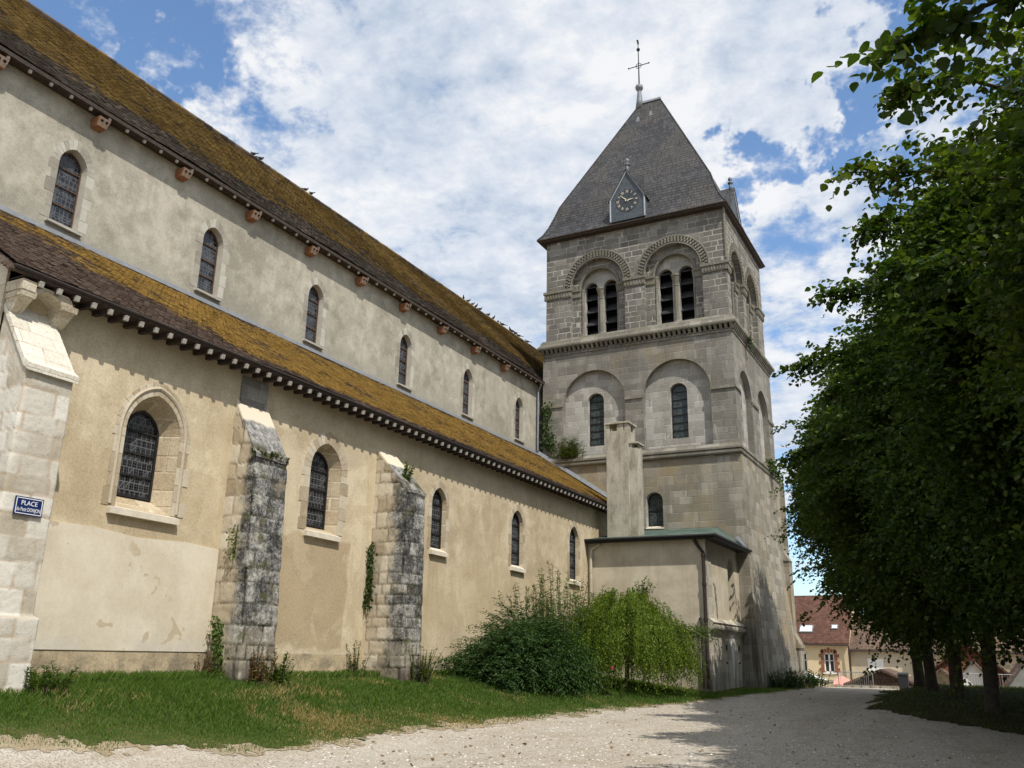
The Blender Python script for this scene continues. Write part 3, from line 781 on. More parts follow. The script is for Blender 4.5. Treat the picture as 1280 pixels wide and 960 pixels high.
# facade (west side), gables and far walls close the body
mb = MB()
mb.hexa([(XA, 8.5, .2), (XN, 8.5, .2), (XN, 8.5, 11.26), (XA, 8.5, 8.06)], [(XA, 8.95, .2), (XN, 8.95, .2), (XN, 8.95, 11.26), (XA, 8.95, 8.06)])
g = [(XN, .2), (-29.4, .2), (-29.4, 14.3), (-24.4, 20.55), (XN, 14.3)]
mb.hexa([(a, 8.4, b) for a, b in g], [(a, 8.9, b) for a, b in g])
mb.box(-29.4, -29.0, 8.9, 55.6, .2, 14.3)
mb.hexa([(a, 55.6, b) for a, b in g], [(a, 56.0, b) for a, b in g])
P(mb, 'facade_wall', M['facade'])

fn = fX(XN)
nw = church
holes = []
for uc in (12.5, 17.28, 22.04, 27.55, 32.46, 37.45):
    holes.append(window(fn, nw, 'nave_window', uc, 11.74, 13.33, .40, .22, 'pointed', M['rust'], M['glass_n'], .36, 11.78, 3, M['quoin_grey'],
                        (11.72, .10, .12, .10), (.20, .006), M['quoin_grey'], 14, 1.35, .03))
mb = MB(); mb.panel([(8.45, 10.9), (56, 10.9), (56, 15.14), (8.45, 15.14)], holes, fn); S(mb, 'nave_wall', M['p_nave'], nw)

# ---- roofs of overlapping flat tiles
def tile_roof(name, m, e0, r0, y0, y1, course, tw, parent, seed, sag=0.0):
    """e0, r0: (x, z) of eave and ridge; every tile a thin slab with its own tilt"""
    rng = np.random.default_rng(seed)
    ex, ez = e0; rx, rz = r0
    L = math.hypot(rx - ex, rz - ez); n = int(L / course); dx, dz = (rx - ex) / L, (rz - ez) / L
    nx_, nz_ = -dz, dx
    if nz_ < 0: nx_, nz_ = -nx_, -nz_
    ny = int((y1 - y0) / tw)
    jj, kk = np.meshgrid(np.arange(ny + 1), np.arange(n), indexing='ij'); jj = jj.ravel(); kk = kk.ravel()
    off = (kk % 2) * .5
    a = y0 + np.clip((jj - off) * tw, 0, y1 - y0); b = y0 + np.clip((jj + 1 - off) * tw - .006, 0, y1 - y0)
    ok = b - a > .02; jj, kk, a, b = jj[ok], kk[ok], a[ok], b[ok]; N = len(a)
    s0 = kk * course + rng.normal(0, .006, N); s1 = s0 + course * 1.35
    h0 = .030 + rng.normal(0, .004, N); h1 = .006
    def sg(y, s): return -sag * np.sin(PI * np.clip(s / L, 0, 1)) * (1 + .5 * np.sin(y * .7)) + .018 * np.sin(y * .9 + s * .5)
    V = np.zeros((N, 8, 3))
    for q, (yy, s, h) in enumerate(((a, s0, h0), (b, s0, h0), (b, s1, h1), (a, s1, h1), (a, s0, h0 - .016), (b, s0, h0 - .016))):
        hh = h + sg(yy, s) + (rng.normal(0, .0025, N) if q < 2 else 0)
        V[:, q, 0] = ex + dx * s + nx_ * hh; V[:, q, 1] = yy; V[:, q, 2] = ez + dz * s + nz_ * hh
    V = V[:, :6].reshape(-1, 3); base = (np.arange(N) * 6)[:, None]
    F = np.concatenate([base + np.array([[0, 1, 2, 3]]), base + np.array([[4, 5, 1, 0]])])
    o = np_mesh(name, V, [F], m); o.parent = parent
    if parent is church: o.matrix_parent_inverse = CH
    return o
ar = tile_roof('aisle_roof', M['tile_a'], (-13.99, 7.875), (XN + .02, 11.38), 8.3, 39.5, .105, .15, church, 3, .03)
nr = tile_roof('nave_roof', M['tile_n'], (-19.00, 15.15), (-24.4, 20.78), 8.1, 56.2, .12, .18, church, 4, .05)
mb = MB()
mb.quad((-19.1, 8.1, 15.06), (-19.1, 56.2, 15.06), (-24.4, 56.2, 20.70), (-24.4, 8.1, 20.70)); mb.quad((-30.0, 8.1, 14.93), (-30.0, 56.2, 14.93), (-24.4, 56.2, 20.70), (-24.4, 8.1, 20.70))
mb.box(-19.12, -19.00, 8.1, 39.45, 15.01, 15.115); mb.box(-19.4, -19.12, 8.1, 39.45, 15.06, 15.085)
S(mb, 'roof_boarding', M['oak'], nr)
mb = MB(); random.seed(5)
y = 8.1
while y < 56: mb.tube([(-24.4, y, 20.79), (-24.4, y + .41, 20.80 + random.uniform(-.008, .012))], .11, 8); y += .40
S(mb, 'ridge_tiles', M['tile_n'], nr)
mb = MB()
mb.quad((-14.08, 8.3, 7.80), (-14.08, 39.5, 7.80), (XN, 39.5, 11.28), (XN, 8.3, 11.28))
mb.box(-14.08, -13.99, 8.3, 39.4, 7.765, 7.85); mb.box(-14.52, -14.08, 8.56, 39.4, 7.765, 7.785)
S(mb, 'roof_boarding', M['oak'], ar)
mb = MB()
mb.tube([(-13.98, 8.3, 7.84), (-13.98, 39.4, 7.84)], .035, 8); S(mb, 'gutter', M['pipe'], ar)
mb = MB(); mb.hexa([(XN + .004, 8.5, 11.36), (XN + .20, 8.5, 11.30), (XN + .20, 39.3, 11.30), (XN + .004, 39.3, 11.36)], [(XN + .004, 8.5, 11.49), (XN + .05, 8.5, 11.49), (XN + .05, 39.3, 11.49), (XN + .004, 39.3, 11.49)])
mb.hexa([(-19.38, 39.30, 11.42), (-13.95, 39.30, 7.86), (-13.95, 39.48, 7.86), (-19.38, 39.48, 11.42)], [(-19.38, 39.38, 11.62), (-13.95, 39.38, 8.06), (-13.95, 39.48, 8.06), (-19.38, 39.48, 11.62)])
S(mb, 'lead_flashing', M['lead'], ar)
# verge tiles on the west end of the aisle
mb = MB()
for i in range(48):
    t = i / 48; x = -14.03 + (XN + 14.03) * t; z = 7.81 + 3.48 * t; mb.box(x - .10, x + .02, 8.24, 8.38, z - .03, z + .055)
S(mb, 'verge_tiles', M['tile_a'], ar)

def shared(mb, name, m, parent, places):
    """the first is built, the others are copies with the same mesh"""
    first = S(mb, name, m, parent); first.location = places[0]
    for p in places[1:]:
        c = first.copy(); C.objects.link(c); c.parent = parent; c.location = p
mb = MB(); mb.hexa([(0, -.042, -.115), (-.05, -.042, -.115), (-.05, .042, -.115), (0, .042, -.115)], [(.025, -.042, -.02), (-.05, -.042, -.02), (-.05, .042, -.02), (.025, .042, -.02)])
rp = [(-14.01, 8.84 + .358 * i, 7.762) for i in range(86)]
rb = MB(); rb.hexa([(-.052, -.045, -.112), (-.49, -.045, -.082), (-.49, .045, -.082), (-.052, .045, -.112)], [(-.052, -.045, 0), (-.49, -.045, 0), (-.49, .045, 0), (-.052, .045, 0)])
shared(rb, 'rafter', M['oak'], ar, rp)
shared(mb, 'rafter_end', M['tip'], ar, rp)
mb = MB(); mb.hexa([(0, -.035, -.085), (-.05, -.035, -.085), (-.05, .035, -.085), (0, .035, -.085)], [(.02, -.035, -.01), (-.05, -.035, -.01), (-.05, .035, -.01), (.02, .035, -.01)])
shared(mb, 'nave_rafter_end', M['tip'], nr, [(-19.05, 9.05 + .5680 * i, 15.008) for i in range(54)])  # white painted ends of the nave rafters

# ---- buttresses of modelled blocks
def buttress(mat, y0, y1, xf_top, xf_bot, zb, z_wall, z_front, seed, cap_m, drip=False, plinth=None, course=(.26, .40), relief=1.0):
    rnd = random.Random(seed)
    rows = [zb]
    while rows[-1] < z_wall + .3: rows.append(rows[-1] + rnd.uniform(*course))
    cols = []
    total = 2 * abs(xf_bot - XA) + (y1 - y0)
    for r in rows:
        c = [-.3]
        while c[-1] < total + .5: c.append(c[-1] + rnd.uniform(.26, .62))
        cols.append(c)
    offs = {}
    step = .045
    def at(z):
        t = min(1, max(0, (z - zb) / (z_front - zb))); xf = xf_bot + (xf_top - xf_bot) * t
        if plinth and z < plinth[0]: xf += plinth[1]
        return xf
    nd = max(6, int(abs(xf_bot - XA) / step)); nw_ = max(6, int((y1 - y0) / step)); nz = int((z_wall - zb) / step)
    path = [(i / nd, 0.0, 0) for i in range(nd)] + [(1.0, i / nw_, 1) for i in range(nw_)] + [(1 - i / nd, 1.0, 2) for i in range(nd + 1)]
    V = []; J = []; T = []
    for iz in range(nz + 1):
        v = iz / nz
        for d, w, side in path:
            zt = z_wall + (z_front - z_wall) * d
            z = zb + (zt - zb) * v
            xf = at(z); x = XA + (xf - XA) * d; y = y0 + (y1 - y0) * w
            if plinth and z < plinth[0]: y += plinth[1] * .5 * (w - .5) * 2
            s = (d if side == 0 else 1 + w if side == 1 else 3 - d) ; arc = [abs(xf - XA) * d, abs(xf - XA) + (y1 - y0) * w, abs(xf - XA) * (2 - d) + (y1 - y0)][side]
            zz = z + .02 * mnoise.noise((x * 2, y * 2, z * 2)); aa = arc + .03 * mnoise.noise((x * 3, y * 3, z * 3 + 9))
            k = 0
            while k + 1 < len(rows) and rows[k + 1] < zz: k += 1
            c = cols[k]; q = 0
            while q + 1 < len(c) and c[q + 1] < aa: q += 1
            dd = min(zz - rows[k], rows[min(k + 1, len(rows) - 1)] - zz, aa - c[q], c[min(q + 1, len(c) - 1)] - aa)
            key = (k, q)
            if key not in offs: offs[key] = (rnd.uniform(-.014, .014), rnd.random())
            jn = 1 - sm(dd, .004, .014 + .022 * relief)
            rough = mnoise.noise((x * 5, y * 5, z * 5)) * .014 * relief + mnoise.noise((x * 14, y * 14, z * 14)) * .007
            disp = (offs[key][0] - .026 * jn) * relief + rough
            # worn corners
            edge = min(abs(1 - d) * abs(xf - XA) if side != 1 else 9, min(w, 1 - w) * (y1 - y0) if side == 1 else 9)
            disp -= .02 * (1 - sm(edge, 0, .06)) * (1 + mnoise.noise((x * 3, y * 3, z * 4)))
            n = ((0, -1), (1, 0), (0, 1))[side]
            f = min(1, d * 4)
            V.append((x + n[0] * disp, y + n[1] * disp * f, z)); J.append(jn); T.append(offs[key][1])
    F = []; m = len(path)
    for iz in range(nz):
        for i in range(m - 1): a = iz * m + i; F.append((a, a + 1, a + m + 1, a + m))
    o = np_mesh('buttress', np.array(V), [np.array(F)], mat, smooth=False)
    me = o.data
    for nm, dat in (('joint', J), ('tone', T)):
        at_ = me.attributes.new(nm, 'FLOAT', 'POINT'); at_.data.foreach_set('value', np.array(dat, dtype=np.float32))
    o.parent = church; o.matrix_parent_inverse = CH
    # sloping weathering on top
    mb = MB(); oh = .07 if drip else .015
    n = 12; m2 = 10
    def cp(d, w, up):
        x = XA + (xf_top - XA) * d + (oh if d > .99 else 0) ; y = y0 - oh * .4 + (y1 - y0 + oh * .8) * w
        r = 0 if drip else (mnoise.noise((x * 4, y * 4, 2)) * .025 + mnoise.noise((x * 11, y * 11, 5)) * .012) * sm(d, .25, .5)
        return (x, y, z_wall + (z_front - z_wall) * d + up + r)
    for i in range(n):
        for j in range(m2): mb.quad(cp(i / n, j / m2, .035), cp((i + 1) / n, j / m2, .035), cp((i + 1) / n, (j + 1) / m2, .035), cp(i / n, (j + 1) / m2, .035))
    th = .09 if drip else .04
    mb.bridge([cp(1, j / m2, .035) for j in range(m2 + 1)], [cp(1, j / m2, -th) for j in range(m2 + 1)], False)
    for w in (0, 1): mb.bridge([cp(i / n, w, .035) for i in range(n + 1)], [cp(i / n, w, -th) for i in range(n + 1)], False)
    mb.quad(cp(0, 0, -th), cp(1, 0, -th), cp(1, 1, -th), cp(0, 1, -th))
    cap = S(mb, 'weathering', cap_m, o)
    return o
M['cap_joint'] = stone('jointed cream coping', [(.56, .50, .40), (.66, .605, .50), (.72, .67, .565)], (.42, .32, .22), .26, .5, .012, .08, (.4, .35, .27), 0, 1.0)
def cap_lichen(name, xs):
    g = G(name, rough=.95, spec=.1); x, y, z = g.xyz()
    n = g.noise(7, 6, .7); f = g.noise(30, 3, .7)
    k = g.ss(g.add(x, g.mul(g.sub(g.noise(3, 4), .5), .12)), xs, xs + .05)
    li = g.ramp(g.add(g.mul(n, .7), g.mul(f, .35)), [(0.36, (.04, .04, .042)), (0.52, (.22, .215, .205)), (0.68, (.50, .485, .44))])
    mo = g.mul(g.ss(x, xs + .30, xs + .45), g.ss(g.noise(4, 4), .42, .55))
    c = g.mix(k, (.66, .575, .45), li); c = g.mix(g.mul(mo, .85), c, (.06, .06, .022))
    g.color(c); g.bump(g.mul(n, k), .7, .03); return g.m
b1 = buttress(M['butt_pale'], 8.58, 9.47, -13.58, -13.58, .3, 7.32, 6.08, 21, M['cap_joint'], True, (2.1, .09), (.28, .46), .35)
b2 = buttress(M['butt_2'], 14.12, 15.14, -13.72, -13.52, .3, 7.03, 5.72, 33, cap_lichen('lichened coping west', -14.24), False, None, (.24, .46), .7)
b3 = buttress(M['butt_3'], 19.50, 20.38, -13.42, -13.28, .3, 7.0, 5.83, 47, cap_lichen('lichened coping east', -14.12), False, None, (.24, .46), .7)
# carved corbels and little arch carrying the roof corner over the first buttress
mb = MB()
def corbel(mb, y, w):
    mb.hexa([(XA - .02, y, 7.16), (XA + .14, y + .03, 7.14), (XA + .14, y + w - .03, 7.14), (XA - .02, y + w, 7.16)], [(XA - .02, y, 7.40), (XA + .40, y, 7.42), (XA + .40, y + w, 7.42), (XA - .02, y + w, 7.40)])
    mb.hexa([(XA - .02, y - .02, 7.40), (XA + .43, y - .02, 7.42), (XA + .43, y + w + .02, 7.42), (XA - .02, y + w + .02, 7.40)], [(XA - .02, y - .02, 7.50), (XA + .45, y - .02, 7.52), (XA + .45, y + w + .02, 7.52), (XA - .02, y + w + .02, 7.50)])
corbel(mb, 8.56, .24); corbel(mb, 9.36, .26)
n = 12
pr = [(8.80 + .28 - .28 * math.cos(PI * i / n), 7.40 + .22 * math.sin(PI * i / n)) for i in range(n + 1)]
po = [(8.58 + .50 - .50 * math.cos(PI * i / n), 7.40 + min(.29, .42 * math.sin(PI * i / n) + .03)) for i in range(n + 1)]
for i in range(n):
    q = [pr[i], pr[i + 1], po[i + 1], po[i]]
    mb.hexa([(XA - .02, a, b) for a, b in q], [(XA + .40, a, b) for a, b in q])
mb.box(XA - .02, XA + .46, 8.52, 8.78, 7.52, 7.70)
P(mb, 'corner_corbel', M['facade'])

# ------------------------------------------------------------------ bell tower
X0, X1, Y0, Y1 = -19.15, -9.25, 39.5, 47.7
tw = bpy.data.objects.new('bell_tower', bpy.data.meshes.new('bell_tower')); C.objects.link(tw); sub(tw, church)
body = []                                  # (faces, material) of the tower walls, joined at the end
def finish_tower():
    me = tw.data; V = []; F = []; K = []; mats = []
    for mb, m in body:
        if m not in mats: mats.append(m)
        b = len(V); V += [tuple(p) for p in mb.v]; F += [tuple(b + i for i in f) for f in mb.f]; K += [mats.index(m)] * len(mb.f)
    me.from_pydata(V, [], F)
    for m in mats: me.materials.append(m)
    me.polygons.foreach_set('material_index', K)
    bm = bmesh.new(); bm.from_mesh(me); bmesh.ops.remove_doubles(bm, verts=bm.verts, dist=0.0004); bmesh.ops.recalc_face_normals(bm, faces=bm.faces); bm.to_mesh(me); bm.free()
def ring_wall(mb, x0, x1, y0, y1, z0, z1, faces='WSNE'):
    if 'W' in faces: mb.quad((x0, y0, z0), (x1, y0, z0), (x1, y0, z1), (x0, y0, z1))
    if 'S' in faces: mb.quad((x1, y0, z0), (x1, y1, z0), (x1, y1, z1), (x1, y0, z1))
    if 'E' in faces: mb.quad((x1, y1, z0), (x0, y1, z0), (x0, y1, z1), (x1, y1, z1))
    if 'N' in faces: mb.quad((x0, y1, z0), (x0, y0, z0), (x0, y0, z1), (x0, y1, z1))
# lower stage: battered on the south, one small window on the west
h = [window(fY(Y0), church, 'tower_window', -13.30, 7.42, 8.66, .41, .28, 'round', M['iron'], M['glass_t'], .38, 7.46, 1, M['recess'], (7.44, .08, .05, .04), None, M['recess'])]
mb = MB()
mb.panel([(X0, 0), (-9.14, 0), (-9.14, 10.62), (X0, 10.62)], h, fY(Y0))
def flare(z, y): return -9.14 + .62 * (1 - sm(z, -1.5, 8.5)) * (.55 + .45 * sm(y, 39.5, 45))
ny, nz = 16, 24
for i in range(ny):
    for k in range(nz):
        ys = [Y0 + (Y1 - Y0) * (i + a) / ny for a in (0, 1)]; zs = [10.62 * (k + a) / nz for a in (0, 1)]
        mb.quad(*[(flare(zz, yy) + .02 * mnoise.noise((yy, zz, 1)), yy, zz) for yy, zz in ((ys[0], zs[0]), (ys[1], zs[0]), (ys[1], zs[1]), (ys[0], zs[1]))])
for k in range(nz):
    z0_, z1_ = 10.62 * k / nz, 10.62 * (k + 1) / nz
    mb.quad((-9.14, Y0, z0_), (flare(z0_, Y0) + .02 * mnoise.noise((Y0, z0_, 1)), Y0, z0_), (flare(z1_, Y0) + .02 * mnoise.noise((Y0, z1_, 1)), Y0, z1_), (-9.14, Y0, z1_))
ring_wall(mb, X0, -8.9, Y0, Y1, 0, 10.62, 'EN')
body.append((mb, M['low']))
# slim buttress at the south east corner
mb = MB()
pf = [(46.9, -.2), (47.9, -.2), (47.9, 6.9), (46.9, 6.9)]
mb.box(-9.4, -8.55, 46.85, 47.95, -.2, 2.25)
mb.hexa([(-9.4, 46.80, 2.25), (-8.48, 46.80, 2.25), (-8.48, 48.0, 2.25), (-9.4, 48.0, 2.25)], [(-9.4, 46.80, 2.42), (-8.48, 46.80, 2.42), (-8.48, 48.0, 2.42), (-9.4, 48.0, 2.42)])
mb.hexa([(-9.4, 46.85, 2.42), (-8.53, 46.85, 2.42), (-8.53, 47.95, 2.42), (-9.4, 47.95, 2.42)], [(-9.4, 47.0, 3.0), (-8.80, 47.0, 3.0), (-8.80, 47.8, 3.0), (-9.4, 47.8, 3.0)])
mb.box(-9.4, -8.80, 47.0, 47.8, 3.0, 6.5)
mb.hexa([(-9.4, 46.95, 6.5), (-8.76, 46.95, 6.5), (-8.76, 47.85, 6.5), (-9.4, 47.85, 6.5)], [(-9.4, 46.95, 7.3), (-9.12, 46.95, 7.1), (-9.12, 47.85, 7.1), (-9.4, 47.85, 7.3)])
S(mb, 'tower_buttress', M['low'], tw)
def collar(name, x0, x1, y0, y1, prof, m):
    """a string course: profile of (overhang, z) carried round the tower"""
    mb = MB(); L = [[(x0 - o, y0 - o, z), (x1 + o, y0 - o, z), (x1 + o, y1 + o, z), (x0 - o, y1 + o, z)] for o, z in prof]
    for a, b in zip(L, L[1:]): mb.bridge(a, b)
    return S(mb, name, m, tw)
collar('string_course', X0, X1, Y0, Y1, [(-.2, 10.60), (.14, 10.60), (.17, 10.66), (.17, 10.74), (.12, 10.77), (.12, 10.80), (.19, 10.83), (.19, 10.92), (.02, 11.10), (-.2, 11.12)], M['trim'])

def blind_stage(fr, u0, u1, cs, r, zs, tag_):
    ho = []; inner = MB()
    for c in cs:
        ho.append(arch(c, r, 11.14, zs, 'round', 22))
        wl = window(lambda u, v, w=0.0: fr(u, v, w + .30), church, 'tower_window', c - .0, 11.62, 13.92, .43, .22, 'round', M['iron'], M['glass_t'], .40, 11.66, 6, None, None, None, M['recess'])
        inner.panel(arch(c, r, 11.12, zs, 'round', 22), [wl], fr, .30)
    mb = MB(); mb.panel([(u0, 11.0), (u1, 11.0), (u1, 16.7), (u0, 16.7)], ho, fr)
    for h_ in ho: mb.bridge(l3(h_, fr, 0), l3(h_, fr, .30))
    body.append((mb, M['mid'])); body.append((inner, M['recess']))
    ed = [u0] + sum([[c - r, c + r] for c in cs], []) + [u1]
    for a, b in zip(ed[::2], ed[1::2]):
        im = MB(); fbox(im, fr, a - (.06 if a == u0 else -.0), b + (.06 if b == u1 else 0), zs - .10, zs + .05, -.065, .04)
        S(im, 'impost_band', M['trim'], tw)
blind_stage(fY(Y0 + .04), X0 + .05, X1, (-16.32, -12.06), 1.66, 13.82, 'w')
blind_stage(fX(X1), Y0 + .04, Y1 - .05, (41.62, 45.35), 1.25, 13.82, 's')
mb = MB(); ring_wall(mb, X0 + .05, X1, Y0, Y1 - .05, 11.0, 16.7, 'EN'); body.append((mb, M['mid']))

# billeted string course under the belfry
collar('string_course', X0 + .05, X1, Y0 + .04, Y1 - .05, [(-.2, 16.86), (.24, 16.86), (.26, 16.92), (.26, 16.99), (.16, 17.12), (.06, 17.36), (-.3, 17.36)], M['trim'])
mb = MB()
for fr, a, b in ((fY(Y0 + .04), X0 + .05, X1), (fX(X1), Y0 + .04, Y1 - .05)):
    n = int((b - a) / .25)
    for i in range(n + 1):
        u = a + (b - a) * i / n; mb.hexa([fr(u - .065, 16.62, -.06), fr(u + .065, 16.62, -.06), fr(u + .065, 16.62, .02), fr(u - .065, 16.62, .02)], [fr(u - .065, 16.87, -.22), fr(u + .065, 16.87, -.22), fr(u + .065, 16.87, .02), fr(u - .065, 16.87, .02)])
    fbox(mb, fr, a, b, 16.50, 16.585, -.05, .02)
S(mb, 'corbel_table', M['trim'], tw)

def belfry(fr, u0, u1, cs, r, lo_off):
    zs = 20.13; zb = 17.36; r2 = r - .44; r3 = r2 - .10
    ho = [arch(c, r, zb + .02, zs, 'round', 24) for c in cs]
    mb = MB(); mb.panel([(u0, zb - .1), (u1, zb - .1), (u1, 23.25), (u0, 23.25)], ho, fr)
    for h_ in ho: mb.bridge(l3(h_, fr, 0), l3(h_, fr, .28))
    body.append((mb, M['belfry']))
    ed = [u0] + sum([[c - r, c + r] for c in cs], []) + [u1]
    for a, b in zip(ed[::2], ed[1::2]):
        bands = MB(); a2, b2 = (a - .1 if a == u0 else a - .03), (b + .1 if b == u1 else b + .03)
        fbox(bands, fr, a2, b2, zs - .42, zs - .10, -.055, .05); fbox(bands, fr, a2 - .04, b2 + .04, zs - .10, zs + .04, -.12, .05)
        n = max(1, int((b2 - a2) / .14))
        for i in range(n):
            u = a2 + (b2 - a2) * (i + .5) / n; fbox(bands, fr, u - .045, u + .045, zs - .36, zs - .14, -.085, 0)
        S(bands, 'capital_band', M['trim'], tw)
    for c in cs:
        o2 = MB(); a2 = arch(c, r2, zb + .02, zs, 'round', 20)
        o2.panel(arch(c, r, zb, zs, 'round', 24), [a2], fr, .28); o2.bridge(l3(a2, fr, .28), l3(a2, fr, .52)); w = S(o2, 'belfry_opening', M['belfry'], church)
        # billet moulding: two staggered rows of small blocks and an outer roll
        bm_ = MB()
        for q, rr in enumerate((r + .10, r + .24)):
            n = int(PI * rr / .17)
            for i in range(n):
                a0 = PI * (i + .5 * q) / n; a1 = PI * (i + .5 * q + .52) / n
                if a1 > PI: continue
                qd = [(c + rr2 * math.cos(a), zs + .05 + rr2 * math.sin(a)) for rr2, a in ((rr - .065, a0), (rr + .065, a0), (rr + .065, a1), (rr - .065, a1))]
                bm_.hexa([fr(u, v, -.085) for u, v in qd], [fr(u, v, .02) for u, v in qd])
        for rr, t in ((r + .36, .05), (r - .02, .045)):
            bm_.tube([fr(c + rr * math.cos(PI * i / 30), zs + .05 + rr * math.sin(PI * i / 30), -.03) for i in range(31)], t, 6)
        S(bm_, 'arch_moulding', M['trim'], w)
        rl = MB(); rl.tube([fr(c + (r2 + .02) * math.cos(PI * i / 26), zs + (r2 + .02) * math.sin(PI * i / 26), .27) for i in range(27)], .075, 7); S(rl, 'arch_roll', M['trim'], w)
        for s in (-1, 1):
            jb = MB(); ua, ub = sorted((c + s * r * 1.0, c + s * (r2 - .03))); fbox(jb, fr, ua, ub, zs - .42, zs - .10, .22, .30); fbox(jb, fr, ua, ub, zs - .10, zs + .03, .17, .30)
            S(jb, 'capital_band', M['trim'], w)
        lx = r2 * .50; hl = r2 * .335
        h1 = [arch(c + s * lx, hl, zb + .04, zs + .06, 'round', 14) for s in (-1, 1)]
        ty = MB(); ty.panel(arch(c, r2, zb, zs, 'round', 20), h1, fr, .52)
        for h_ in h1: ty.bridge(l3(h_, fr, .52), l3(h_, fr, .78))
        S(ty, 'tympanum', M['recess'], w)
        def column(u, rad, wd, nm):
            p = fr(u, 0, wd); cm = MB()
            k = rad / .15
            cm.lathe((p[0], p[1], 0), [(.26 * k, zb), (.26 * k, zb + .10), (.17 * k, zb + .30), (.155 * k, zb + .34), (.15 * k, zs - .62), (.18 * k, zs - .60), (.18 * k, zs - .56), (.15 * k, zs - .54), (.19 * k, zs - .40), (.27 * k, zs - .16), (.27 * k, zs - .10), (.31 * k, zs - .09), (.31 * k, zs + .02)], 12)
            S(cm, nm, M['trim'], w)
        column(c, .125, .55, 'column')
        for s in (-1, 1): column(c + s * (r2 - .075), .06, .42, 'column'); 
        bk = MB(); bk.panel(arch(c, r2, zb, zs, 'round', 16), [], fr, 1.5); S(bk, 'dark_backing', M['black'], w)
        for i in range(5):
            z = zb + .12 + i * .70
            for s in (-1, 1):
                lv = MB(); ua, ub = c + s * lx - hl - .02, c + s * lx + hl + .02
                lv.hexa([fr(ua, z, .66), fr(ub, z, .66), fr(ub, z + .50, 1.15), fr(ua, z + .50, 1.15)], [fr(ua, z + .05, .66), fr(ub, z + .05, .66), fr(ub, z + .55, 1.15), fr(ua, z + .55, 1.15)])
                S(lv, 'louvre', M['louvre'], w)
    lg = MB(); fbox(lg, fr, u0 + .1, u1 - .1, zb - .06, zb + .05, -.05, .30); S(lg, 'sill_ledge', M['trim'], tw)
belfry(fY(Y0 + .14), X0 + .14, X1 - .12, (-16.10, -12.06), 1.50, 0)
belfry(fX(X1 - .12), Y0 + .14, Y1 - .25, (41.60, 44.85), 1.28, 0)
mb = MB(); ring_wall(mb, X0 + .14, X1 - .12, Y0 + .14, Y1 - .25, 17.2, 23.25, 'EN'); body.append((mb, M['belfry']))
finish_tower()
# slender shaft on the belfry corner
mb = MB(); mb.tube([(X1 - .10, Y0 + .12, 20.3), (X1 - .10, Y0 + .12, 23.1)], .06, 8); S(mb, 'corner_shaft', M['trim'], tw)

# ---- slate roof with bell-cast eaves
EX0, EX1, EY0, EY1, EZ = -19.40, -9.10, 39.22, 47.75, 23.16
RX0, RX1, RY, RZ = -14.75, -13.60, 43.45, 33.0
def hip(t):
    """horizontal fraction from eave to ridge -> height"""
    pts = [(0, 0), (.05, .30), (.10, .78), (.15, 1.42), (.20, 2.15), (1, RZ - EZ)]
    for (a, za), (b, zb_) in zip(pts, pts[1:]):
        if t <= b: return EZ + za + (zb_ - za) * (t - a) / (b - a)
def hring(t): 
    z = hip(t); y0 = EY0 + (RY - EY0) * t; y1 = EY1 + (RY - EY1) * t; xa = EX0 + (RX0 - EX0) * t; xb = EX1 + (RX1 - EX1) * t
    return [(xa, y0, z), (xb, y0, z), (xb, y1, z), (xa, y1, z)]
ts = [0, .05, .10, .15, .20, .36, .52, .68, .84, 1]
mb = MB()
for a, b in zip(ts, ts[1:]): mb.bridge(hring(a), hring(b))
sp = P(mb, 'spire_roof', M['slate'])
mb = MB(); L = [[(EX0 - .02 + o, EY0 - .02 + o, z), (EX1 + .02 - o, EY0 - .02 + o, z), (EX1 + .02 - o, EY1 + .02 - o, z), (EX0 - .02 + o, EY1 + .02 - o, z)] for o, z in ((.0, EZ + .01), (0, EZ - .05), (.08, EZ - .06), (.10, EZ - .14), (.5, EZ - .16))]
for a, b in zip(L, L[1:]): mb.bridge(a, b)
S(mb, 'eaves_board', M['oak'], sp)
mb = MB(); mb.hexa([(RX0, RY - .12, RZ - .12), (RX1 + .05, RY - .12, RZ - .12), (RX1 + .05, RY + .12, RZ - .12), (RX0, RY + .12, RZ - .12)], [(RX0, RY - .03, RZ + .07), (RX1 + .05, RY - .03, RZ + .07), (RX1 + .05, RY + .03, RZ + .07), (RX0, RY + .03, RZ + .07)])
S(mb, 'ridge_capping', M['lead'], sp)
mb = MB()
for k in range(4):
    pts = [Vector(hring(t)[k]) + Vector((0, 0, .02)) for t in ts]; mb.tube(pts, .035, 5)
S(mb, 'hip_capping', M['slate'], sp)
for x, z in ((-14.72, 31.5), (-13.98, 31.75)):
    t = (z - hip(.2)) / (RZ - hip(.2)) * .8 + .2; y = EY0 + (RY - EY0) * t
    v = MB(); v.hexa([(x - .12, y - .10, z - .2), (x + .12, y - .10, z - .2), (x + .12, y + .2, z - .2), (x - .12, y + .2, z - .2)], [(x - .05, y - .02, z + .16), (x + .05, y - .02, z + .16), (x + .05, y + .25, z + .16), (x - .05, y + .25, z + .16)])
    S(v, 'roof_vent', M['lead'], sp)
